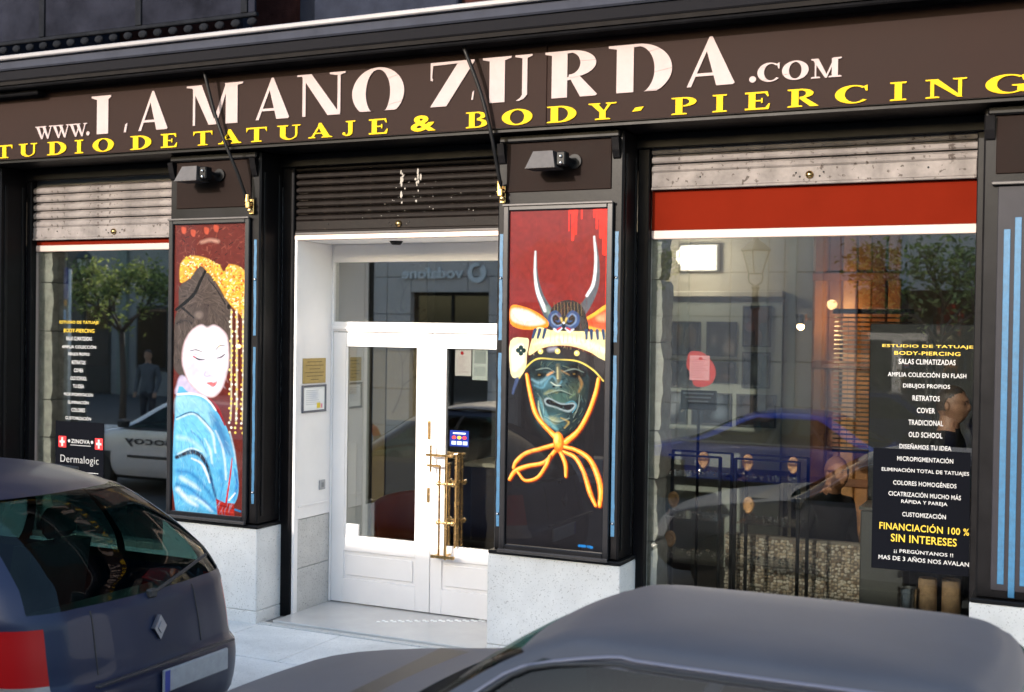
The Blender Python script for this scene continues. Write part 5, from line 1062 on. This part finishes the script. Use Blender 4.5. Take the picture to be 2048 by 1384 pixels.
# display racks just behind the right pane
ACR = glass('acrylic', (.9, .93, .95), .08)
EAR = mat('tan_silicone', (.62, .33, .13), .4, var=.08, vscale=30)
def rack(x0, x1, shelves, label):
    t = thing('display_rack', label, 'rack', ((x0+x1)/2, .76, .19), 'jewellery racks in the right window')
    for x in (x0, x1):
        for y in (.60, .92): MB().box(x-.011, x+.011, y-.011, y+.011, .19, 1.62, .002).build('post', BLACKM, t)
    m = MB()
    for z in (.30, 1.61): m.box(x0, x1, .592, .608, z, z+.014); m.box(x0, x1, .912, .928, z, z+.014)
    m.build('cross_bar', BLACKM, t)
    for z in shelves: MB().box(x0+.012, x1-.012, .59, .93, z, z+.010, .002).build('glass_shelf', ACR, t)
rack(-2.74, -2.29, (.88, 1.165, 1.465), 'black display rack with three glass shelves beside the rough stone reveal')
rack(-2.18, -1.74, (.88, 1.165, 1.465), 'black display rack with glass shelves in front of the pebbled panel')
JEW = mat('jewellery_metal', (.75, .72, .66), .2, metal=1)
jw = MB()
for x0, x1 in ((-2.7, -2.33), (-2.14, -1.78)):
    for z in (.89, 1.175, 1.475):
        for _ in range(26): jw.ico((random.uniform(x0, x1), random.uniform(.63, .9), z+random.uniform(.005, .016)), random.uniform(.004, .011), 1)
jw.build('loose_jewellery', JEW, kind='stuff', label='small silver studs scattered over the glass shelves', cat='jewellery')
def ear(x, z, label):
    t = thing('ear_display', label, 'display ear', (x, .70, z), 'silicone ears showing piercings')
    bx('stand', ACR, t, x-.035, x+.035, .685, .735, z, z+.045, .004)
    m = MB(); V = []; F = []; n = 20
    prof = [(1., .0), (1.02, .35), (.92, .8), (.72, .9), (.60, .55), (.42, .40), (.25, .5), (0.02, .45)]
    for r_, h_ in prof:
        for k in range(n):
            a = 2*math.pi*k/n; rx_ = .042*(1-.22*max(0, -math.sin(a))); V.append((x+r_*rx_*math.cos(a), .712-.028*h_, z+.105+r_*.060*math.sin(a)))
    for i in range(len(prof)-1):
        for k in range(n): F.append((i*n+k, i*n+(k+1) % n, (i+1)*n+(k+1) % n, (i+1)*n+k))
    F.append(tuple(range(n))); F.append(tuple((len(prof)-1)*n+k for k in range(n)))
    m.add(V, F).build('ear', EAR, t, smooth=True)
    s = MB(); s.ico((x-.02, .684, z+.07), .006, 1); s.ico((x+.02, .684, z+.12), .006, 1); s.build('stud', JEW, t)
for x, z, lb in ((-2.44, 1.476, 'tan silicone ear on the top shelf beside the stone reveal'), (-2.12, 1.476, 'tan silicone ear at the left end of the pebbled panel rack, top shelf'), (-1.80, 1.476, 'tan silicone ear at the right end of the pebbled panel rack, top shelf'), (-2.66, 1.176, 'tan silicone ear on the middle shelf beside the stone reveal'), (-2.11, 1.176, 'tan silicone ear on the middle shelf before the pebbled panel'), (-2.68, .891, 'tan silicone ear on the lowest shelf beside the stone reveal')): ear(x, z, lb)
# pebbled panel
pb = thing('pebble_panel', 'low panel faced with tan pebbles behind the display racks', 'panel', (-1.85, 1.05, .19))
bx('panel_board', mat('panel_grout', (.20, .17, .14), .9), pb, -2.36, -1.36, 1.03, 1.10, .19, 1.02, .004)
rngp = random.Random(5)
pbm = [mat('pebble_%s' % n_, c, .6, var=.2, vscale=30) for n_, c in (('tan', (.42, .33, .24)), ('pale', (.56, .50, .42)), ('brown', (.20, .14, .10)))]
pmb = MB()
for i in range(44):
    for j_ in range(36):
        pmb.cm = rngp.choice((0, 0, 1, 1, 2)); pmb.ico((-2.35+i*.0227+rngp.uniform(-.006, .006), 1.027, .20+j_*.0227+rngp.uniform(-.006, .006)), rngp.uniform(.009, .014), 1, (1.15, .7, .95))
pmb.build('pebble_facing', pbm, pb, kind='stuff')
# grey pier, brown paper rolls, steel pot by the right post
gp = thing('display_block', 'tall plain grey display block beside the pebbled panel', 'display block', (-1.26, .9, .19)); bx('block', mat('grey_block', (.07, .07, .068), .5), gp, -1.35, -1.06, .75, 1.1, .19, 1.30, .01); bx('block_top', mat('grey_block_top', (.12, .115, .11), .4), gp, -1.36, -1.05, .74, 1.11, 1.301, 1.325, .004)
KRAFT = mat('kraft_paper', (.36, .23, .13), .8, var=.2, vscale=20, bump=.2, bscale=40)
for x, y, lb in ((-.90, .70, 'upright brown paper roll leaning next to the steel pot'), (-.755, .74, 'upright brown paper roll by the black window post')):
    MB().lathe([(.056, 0), (.06, .02), (.06, .68), (.055, .70), (.03, .695), (.028, .66), (0, .66)], (x, y, .19), 20).build('paper_roll', KRAFT, smooth='auto', label=lb, cat='paper roll', group='brown paper rolls')
MB().lathe([(.055, 0), (.06, .01), (.062, .62), (.066, .64), (.056, .64), (.05, .3), (0, .3)], (-1.02, .62, .19), 24).build('steel_pot', STEEL, smooth='auto', label='tall shiny steel pot beside the brown paper rolls', cat='pot')
ds = thing('dark_screen', 'tall dark grey screen standing behind the lettered part of the right window', 'screen', (-.7, 1.65, .19)); bx('screen_panel', mat('dark_screen_grey', (.030, .030, .033), .7, var=.1), ds, -1.44, -.05, 1.62, 1.66, .21, 2.58, .006); bx('screen_foot', BLACKM, ds, -1.42, -.07, 1.50, 1.78, .19, .209, .004)
# small black notice on a stand
ns = thing('notice_stand', 'small black notice board on a slim stand beside the framed pictures', 'notice stand', (-2.62, 1.3, .19))
bx('board', VB, ns, -2.80, -2.52, 1.29, 1.31, 1.90, 2.05, .004); MB().tube([(-2.66, 1.30, .2), (-2.66, 1.30, 1.91)], .012, 8).lathe([(.14, 0), (.14, .012), (.02, .03)], (-2.66, 1.3, .19), 20).build('stand_pole', BLACKM, ns, smooth='auto')
tl = MB()
for i in range(3): tl.box(-2.78+.02*i, -2.54-.02*i, 1.286, 1.2885, 2.02-i*.03, 2.032-i*.03)
tl.build('print_line', VW, ns)
# shelf and console below the pictures
cs = thing('console_table', 'narrow dark console table under the framed pictures', 'table', (-3.2, 3.6, .19)); bx('console_top', mat('dark_console', (.03, .02, .015), .5), cs, -4.1, -2.4, 3.4, 3.85, 1.14, 1.18, .006)
for x in (-4.05, -2.45):
    for y in (3.44, 3.80): MB().box(x-.02, x+.02, y-.02, y+.02, .19, 1.139, .004).build('leg', BLACKM, cs)

# ================================================================== PEOPLE
def person(name, label, loc, rotz, jacket, pants, skin, hairc, seated=False, stoop=0., bald=False, scl=1.):
    H = .95; hip = .95 if not seated else .50; sh = hip+.50; nk = sh+.065; hd_ = nk+.135; s0 = stoop
    V = [(0, 0, hip), (s0*.3, 0, hip+.24), (s0*.7, 0, hip+.44), (s0, 0, nk-.02), (s0*1.2+.004, 0, nk+.045), (s0*1.35+.002, 0, hd_-.01)]
    rad = [(.155, .13), (.15, .115), (.175, .12), (.075, .07), (.066, .062), (.060, .056)]
    Eg = [(0, 1), (1, 2), (2, 3), (3, 4), (4, 5)]
    def add(p, r, par): V.append(p); rad.append((r, r)); Eg.append((par, len(V)-1)); return len(V)-1
    for s in (-1, 1):
        a = add((s0*.8, s*.19, sh-.03), .070, 2); b = add((s0*.8-.02, s*.25, sh-.28), .052, a); c = add((s0*.8+.10, s*.235, sh-.50), .042, b); d = add((s0*.8+.14, s*.225, sh-.58), .042, c)
        for k in range(4): e = add((s0*.8+.175-.008*abs(k-1), s*.225+(k-1.5)*.019, sh-.625), .010, d); add((s0*.8+.18, s*.222+(k-1.5)*.019, sh-.665), .009, e)
        tb = add((s0*.8+.18, s*.19, sh-.60), .011, d)
        if seated:
            k = add((.40, s*.11, hip-.01), .085, add((.1, s*.10, hip-.01), .105, 0)); f = add((.40, s*.11, .12), .05, k); add((.53, s*.115, .045), .045, f)
        else:
            k = add((.02, s*.10, hip-.44), .072, add((0, s*.095, hip-.10), .10, 0)); f = add((-.01, s*.10, .10), .048, k); add((.12, s*.11, .04), .042, f)
    me = bpy.data.meshes.new(name); me.from_pydata(V, Eg, []); o = bpy.data.objects.new(name, me); scene.collection.objects.link(o)
    md = o.modifiers.new('skin', 'SKIN'); md.use_smooth_shade = True
    sv = me.skin_vertices[0].data
    for i, r in enumerate(rad): sv[i].radius = r; sv[i].use_root = (i == 0)
    o.modifiers.new('sub', 'SUBSURF').levels = 2
    dg = bpy.context.evaluated_depsgraph_get(); me2 = bpy.data.meshes.new_from_object(o.evaluated_get(dg)); bpy.data.objects.remove(o)
    hx = s0*1.35+.02; hz = hd_+.015
    def headp(n, off=0.):
        x, y, z = n.x*(.098+off), n.y*(.076+off), n.z*(.122+off)
        if n.z < 0: y *= 1-.28*(-n.z)**1.5; x = x*(1-.10*(-n.z))+.010*(-n.z)
        if n.x > 0:
            x += .026*math.exp(-(n.y**2/.012+(n.z+.12)**2/.03))+.006*math.exp(-((n.z-.25)**2/.02))-.010*sum(math.exp(-((n.y-q)**2/.02+(n.z-.10)**2/.015)) for q in (-.34, .34))+.006*math.exp(-(n.y**2/.05+(n.z+.50)**2/.01))
            x -= .012*max(0, -n.z-.75)
        return Vector((hx+x, y, hz+z))
    bmh = bmesh.new(); bmh.from_mesh(me2); hb = bmesh.ops.create_icosphere(bmh, subdivisions=4, radius=1)
    for v in hb['verts']: v.co = headp(v.co.normalized())
    bmh.to_mesh(me2); bmh.free()
    mats = [mat('cloth_%s_%s' % (name, loc[0]), jacket, .8, var=.2, vscale=20), mat('trousers_%s_%s' % (name, loc[0]), pants, .85, var=.2), mat('skin_%s' % loc[0], skin, .5, var=.05), mat('shoe_leather', (.02, .016, .014), .5)]
    for mm in mats: me2.materials.append(mm)
    for p in me2.polygons:
        c = p.center
        p.material_index = 2 if (c.z > nk+.0 or (c.z < sh-.55 and c.x > s0*.8+.12 and abs(c.y) > .16 and c.z > sh-.75)) else (0 if c.z > hip-.06 and not (seated and c.x > .25 and c.z < hip+.1) else (3 if c.z < .09 else 1))
        p.use_smooth = True
    body = bpy.data.objects.new('body', me2); scene.collection.objects.link(body)
    t = thing(name, label, 'person', loc, None, rotz); t.scale = (scl,)*3; body.parent = t; OFF[t.name] = Vector((0, 0, 0)); OFF[body.name] = Vector((0, 0, 0))
    fm = MB()
    for q in (-1, 1):
        e = headp(Vector((.93, q*.34, .10)).normalized()); fm.ico((e.x, e.y, e.z), .009, 1, (.5, 1.4, .8)); e = headp(Vector((.90, q*.34, .25)).normalized(), .001); fm.ico((e.x, e.y, e.z), .012, 1, (.35, 1.6, .35))
    e = headp(Vector((.9, 0, -.46)).normalized()); fm.ico((e.x, e.y, e.z), .016, 1, (.3, 1.4, .3)); fm.build('facial_features', mat('dark_features', (.06, .03, .025), .5), t)
    er = MB()
    for q in (-1, 1): er.ico((hx-.010, q*.077, hz-.002), .027, 2, (.65, .35, 1.05))
    er.build('ear', mats[2], t, smooth=True)
    bh = bmesh.new(); bmesh.ops.create_icosphere(bh, subdivisions=4, radius=1); off = .003 if bald else .014
    dead = []
    for v in bh.verts:
        n = v.co.normalized(); keep = (n.z > .32+.42*n.x) if n.x > -.1 else (n.z > -.30)
        if not keep: dead.append(v)
        v.co = headp(n, off)
    bmesh.ops.delete(bh, geom=dead, context='VERTS')
    hm = MB(); hm.bm(bh); hm.build('hair', mat('hair_%s' % loc[0], hairc, .7, var=.2, vscale=60), t, smooth=True)
    return t
person('person', 'person with shaved head in a dark jacket standing inside near the black window post', (-.82, 1.05, .19), R(-10), (.012, .012, .014), (.02, .02, .025), (.38, .20, .13), (.07, .05, .04), bald=True, scl=1.10)
per2 = person('person', 'seated person in a black top bending forward behind the display racks', (-1.75, 1.45, .26), R(-35), (.016, .015, .016), (.03, .03, .035), (.46, .20, .10), (.30, .13, .07), seated=True, stoop=.10, bald=True)
stl = thing('bar_stool', 'black stool under the seated person', 'stool', (-1.72, 1.45, .19)); MB().lathe([(.18, 0), (.19, .02), (.18, .05), (0, .055)], (-1.75, 1.45, .60), 20).build('seat', BLACKM, stl, smooth='auto')
for a in (0.8, 2.4, 3.9, 5.5): MB().tube([(-1.75+.12*math.cos(a), 1.45+.12*math.sin(a), .60), (-1.75+.22*math.cos(a), 1.45+.22*math.sin(a), .19)], .014, 8).build('leg', STEEL, stl)
bx('footrest', BLACKM, stl, -1.55, -1.1, 1.12, 1.4, .19, .262, .004)
person('person', 'pedestrian in a dark cap and grey coat across the street, mirrored in the left window', (-18.0, -11.6, .15), R(75), (.09, .10, .12), (.03, .03, .04), (.42, .24, .16), (.03, .035, .05))

# ================================================================== ACROSS THE STREET (seen mirrored in the glass)
TAUPE = mat('taupe_cladding', (.58, .50, .45), .6, var=.06, vscale=2, bump=.05); TAUPED = mat('taupe_joint', (.10, .085, .08), .8); DGL = glass('dark_shop_glass', (.35, .37, .36), .12)
ob = thing('opposite_building', 'low taupe clad shop across the street with raised metal lettering', 'building', (-5, -13.3, .15))
OY = -13.0
opn = [(-12.95, -11.1, 3.25), (-9.6, -7.4, 3.0), (-3.55, -1.0, 3.25)]
wb = MB(); wb.box(-14.5, 6, OY-.7, OY-.5, .15, 5.2)
wb.build('wall', TAUPED, ob)
rows = [.15, .40, 1.19, 1.985, 2.78, 3.575, 4.37, 5.2]
xs_ = [-14.5+.97*i for i in range(22)]
for i in range(21):
    for k in range(7):
        x0, x1, z0, z1 = xs_[i], xs_[i+1], rows[k], rows[k+1]
        cut = [o_ for o_ in opn if x1 > o_[0]+.05 and x0 < o_[1]-.05 and z0 < o_[2]-.1]
        if cut:
            o_ = cut[0]
            segs = []
            if x0 < o_[0]-.03: segs.append((x0, o_[0], z0, z1))
            if x1 > o_[1]+.03: segs.append((o_[1], x1, z0, z1))
            if z1 > o_[2]+.03: segs.append((max(x0, o_[0]), min(x1, o_[1]), o_[2], z1))
        else: segs = [(x0, x1, z0, z1)]
        for a, b, c, d in segs: MB().box(a+.006, b-.006, OY-.5, OY-random.uniform(0, .006), c+.006, d-.006, .004).build('cladding_panel', TAUPE, ob)
for x in (-5.15, -4.65, -4.18, -10.4, -6.6, -0.4, -14.0):
    bx('pilaster', mat('pale_pilaster', (.52, .48, .42), .6, var=.05), ob, x-.07, x+.07, OY, OY+.07, .15, 5.15, .008)
for a, b, z in opn:
    w_ = MB(); w_.box(a, b, OY-.22, OY-.16, z-.07, z, .005); w_.box(a, a+.06, OY-.22, OY-.16, .15, z-.07, .005); w_.box(b-.06, b, OY-.22, OY-.16, .15, z-.07, .005); w_.box((a+b)/2-.03, (a+b)/2+.03, OY-.22, OY-.16, .15, z-.07, .005)
    w_ = w_.build('shop_window', BLACKM, ob)
    bx('pane', DGL, w_, a+.06, b-.06, OY-.20, OY-.19, .2, z-.07, 0)
    bx('back_panel', DARKW, w_, a, b, OY-.49, OY-.45, .15, z, 0)
bx('parapet_cap', STONEJ, ob, -14.55, 6, OY-.75, OY+.05, 5.201, 5.25, .01)
# raised metal lettering: text runs to the reader's right, that is towards -X
MTL = mat('pale_letter_enamel', (.80, .79, .77), .4)
lt = text_mb('vodafone', 0, 1.47, 0, .24, 0, .05, .02, 1)
lt.v = [(-11.67-x, OY+.02+abs(y), 3.535+z) for x, y, z in lt.v]; lt.build('sign_lettering', MTL, ob)
lg = MB(); n = 28; V = []; F = []
for k in range(n):
    a = 2*math.pi*k/n+1.3; w_ = .035+.028*(k/n)
    for r_ in (.21, .21-w_*2):
        for y in (OY+.02, OY+.07): V.append((-11.35+r_*math.cos(a), y, 3.65+r_*math.sin(a)))
for k in range(n-2):
    b0, b1 = 4*k, 4*(k+1); F += [(b0, b1, b1+1, b0+1), (b0+2, b0+3, b1+3, b1+2), (b0+1, b1+1, b1+3, b0+3), (b0, b0+2, b1+2, b1)]
lg.add(V, F); lg.build('sign_roundel', MTL, ob)
# second building further along, dark stone with columns and a few lit lamps
ob2 = thing('corner_building', 'dark brown stone building further along the street with grey columns', 'building', (-22, -13.4, .15))
DST = mat('dark_stone', (.13, .115, .095), .7, var=.2, vscale=2)
bx('wall', DST, ob2, -18.45, -14.55, OY-4, OY-.3, .15, 5.2, .01)
for x in (-15.4, -17.6): bx('column', mat('grey_column', (.26, .26, .245), .6, var=.1), ob2, x-.28, x+.28, OY-.3, OY-.05, .15, 5.15, .02)
for x in (-16.5,):
    w_ = bx('shop_window', BLACKM, ob2, x-.75, x+.75, OY-.298, OY-.24, .5, 3.4, .01); bx('pane', DGL, w_, x-.68, x+.68, OY-.239, OY-.23, .58, 3.32, 0)
for x, z in ((-18.1, 2.40), (-16.9, 2.05), (-16.2, 2.05)):
    MB().ico((x, OY-.12, z), .045, 2).build('lit_lamp', mat('lit_shop_lamp', (1, .8, .4), .4, emit=(1, .72, .3), estr=14), ob2, smooth=True)
bx('parapet_cap', STONEJ, ob2, -18.47, -14.57, OY-.95, OY+.02, 5.201, 5.25, .01)
ob3 = thing('grey_building', 'grey rendered building with dark windows at the end of the side street', 'building', (-27, -24, .15))
bx('wall', mat('grey_render', (.30, .29, .27), .8, var=.12, vscale=1.5), ob3, -44, -14, -26, -24, .02, 6.4, .01)
for i in range(9):
    w_ = bx('window', mat('dark_window_frame', (.05, .045, .04), .6), ob3, -40+i*2.6, -38.6+i*2.6, -24.001, -23.93, .9 if i % 3 else .05, 3.1, .01); bx('pane', DGL, w_, -39.92+i*2.6, -38.68+i*2.6, -23.929, -23.92, 1.0, 3.0, 0)
    bx('pilaster', mat('grey_green_pilaster', (.22, .25, .22), .7), ob3, -38.2+i*2.6, -37.8+i*2.6, -24.001, -23.85, .02, 6.3, .02)
ob4 = thing('end_building', 'dark brown building standing beyond the side street opening', 'building', (-28, -13.5, .15))
bx('wall', DST, ob4, -40, -22.0, OY-.8, OY-.3, .02, 5.2, .01)
for x in (-22.5, -24.2, -26.4): bx('column', MATS['grey_column'], ob4, x-.28, x+.28, OY-.299, OY-.05, .02, 5.15, .02)
# street lamps
def lamp(x, y, z0, label, gl):
    t = thing('street_lamp', label, 'street lamp', (x, y, .15), 'lantern street lamps across the street')
    MB().lathe([(.11, 0), (.11, .25), (.08, .32), (.06, .5), (.055, z0-.95), (.075, z0-.93), (.075, z0-.86), (.05, z0-.82), (.05, z0-.62), (.07, z0-.58), (.03, z0-.54)], (x, y, .15), 16).build('post', mat('lamp_iron', (.05, .055, .05), .5), t, smooth='auto')
    a = MB()
    for s in (-1, 1): a.tube([(x+s*.02, y, z0-.40), (x+s*.10, y, z0-.35), (x+s*.12, y, z0-.26), (x+s*.105, y, z0-.2)], .012, 8)
    zb_ = z0-.20; a.lathe([(.0, zb_-.02), (.11, zb_-.015), (.115, zb_)], (x, y, 0), 4)
    for k in range(4):
        an = math.pi/2*k; a.tube([(x+.112*math.cos(an), y+.112*math.sin(an), zb_), (x+.215*math.cos(an), y+.215*math.sin(an), zb_+.36)], .010, 6)
    a.build('lantern_frame', MATS['lamp_iron'], t)
    MB().lathe([(.103, zb_), (.205, zb_+.355)], (x, y, 0), 4).build('lantern_glass', gl, t)
    MB().lathe([(.245, zb_+.358), (.25, zb_+.375), (.15, zb_+.47), (.05, zb_+.54), (.03, zb_+.60), (0, zb_+.62)], (x, y, 0), 4).build('lantern_roof', MATS['lamp_iron'], t)
LG = mat('frosted_lantern_glass', (.55, .54, .50), .35); LGW = mat('white_lantern_glass', (.80, .80, .78), .3)
lamp(-4.82, -11.0, 3.66, 'iron lantern street lamp in front of the taupe shop, mirrored in the right window', LG)
lamp(-18.75, -10.5, 3.66, 'white glazed lantern street lamp behind the parking sign', LGW)
# parking sign
ps = thing('parking_sign', 'blue parking sign with a white letter on a pale pole, mirrored in the left window', 'sign', (-18.15, -9.3, .02))
MB().tube([(-17.96, -9.33, .02), (-17.96, -9.33, 3.55)], .03, 10).build('pole', mat('pale_pole', (.6, .6, .6), .4), ps, smooth=True)
bx('sign_panel', mat('sign_blue', (.05, .06, .22), .4), ps, -18.42, -17.97, -9.298, -9.28, 2.96, 3.57, .004); bx('orange_panel', mat('sign_orange', (.70, .30, .03), .4), ps, -18.42, -18.0, -9.298, -9.28, 2.83, 2.94, .004); bx('light_panel', mat('sign_light', (.30, .50, .75), .4), ps, -18.42, -18.02, -9.298, -9.28, 2.55, 2.75, .004)
lt = text_mb('P', 0, .26, 0, .42, 0, .002, .03, 1); lt.v = [(-18.07-x, -9.279+abs(y), 3.07+z) for x, y, z in lt.v]; lt.build('letter', VW, ps)
# trees
LEAFS = []
for n_, c in (('mid', (.16, .19, .07)), ('light', (.30, .33, .14)), ('dark', (.07, .10, .035))):
    m = mat('leaf_%s' % n_, c, .5, var=.25, vscale=3); nt = m.node_tree; b_ = nt.nodes['Principled BSDF']; tr = nt.nodes.new('ShaderNodeBsdfTranslucent'); tr.inputs['Color'].default_value = (c[0]*1.6, c[1]*1.7, c[2]*1.2, 1)
    mx = nt.nodes.new('ShaderNodeMixShader'); mx.inputs['Fac'].default_value = .5; nt.links.new(b_.outputs[0], mx.inputs[1]); nt.links.new(tr.outputs[0], mx.inputs[2]); nt.links.new(mx.outputs[0], nt.nodes['Material Output'].inputs['Surface']); LEAFS.append(m)
BARK = mat('bark', (.09, .06, .045), .85, var=.3, bump=.5, bscale=30)
def tree(x, y, h0, label, crown, nleaf, seed):
    rg = random.Random(seed); t = thing('street_tree', label, 'tree', (x, y, .15), 'street trees across the road')
    tips = []; tk = MB()
    tk.tube([(x, y, .15), (x+.03, y, h0*.5), (x-.02, y+.02, h0)], [.085, .065, .055], 10)
    def br(p, d, l, r_, dep):
        q = p+d*l; mid = p+d*l*.5+Vector((rg.uniform(-.05, .05), rg.uniform(-.05, .05), rg.uniform(-.03, .05))); tk.tube([p, mid, q], [r_, r_*.8, r_*.6], 6); tips.append(q); tips.append(mid)
        if dep:
            for _ in range(3):
                dd = (d+Vector((rg.uniform(-.8, .8), rg.uniform(-.8, .8), rg.uniform(-.35, .6)))).normalized(); br(q, dd, l*rg.uniform(.6, .85), r_*.6, dep-1)
    for k in range(5):
        a = k*1.26+rg.uniform(-.3, .3); br(Vector((x-.02, y+.02, h0-.05)), Vector((math.cos(a)*.75, math.sin(a)*.75, .75)).normalized(), crown*.55, .035, 3)
    tk.build('trunk', BARK, t, smooth=True)
    lf = MB()
    for _ in range(nleaf):
        c = rg.choice(tips)+Vector((rg.gauss(0, .13), rg.gauss(0, .13), rg.gauss(0, .12))); s = rg.uniform(.025, .05); lf.cm = rg.choice((0, 0, 1, 2))
        u = Vector((rg.gauss(0, 1), rg.gauss(0, 1), rg.gauss(0, .6))).normalized(); w_ = u.cross(Vector((rg.gauss(0, 1), rg.gauss(0, 1), rg.gauss(0, 1)))).normalized(); nrm = u.cross(w_)*.25
        lf.add([c-u*s*1.6, c-w_*s*.7+nrm*s, c+u*s*1.6, c+w_*s*.7+nrm*s], [(0, 1, 2, 3)])
    lf.cm = 1; lf.build('crown', LEAFS, t, recalc=False)
tree(-18.06, -10.9, 2.35, 'leafy young street tree beside the parking sign, mirrored in the left window', 1.12, 2500, 3)
tree(-2.0, -11.4, 2.4, 'leafy street tree by the taupe shop, mirrored in the right window', 1.25, 2300, 9)
tree(-7.6, -11.6, 2.7, 'leafy street tree between the lettered shop front and the lantern lamp', 1.1, 2600, 15)
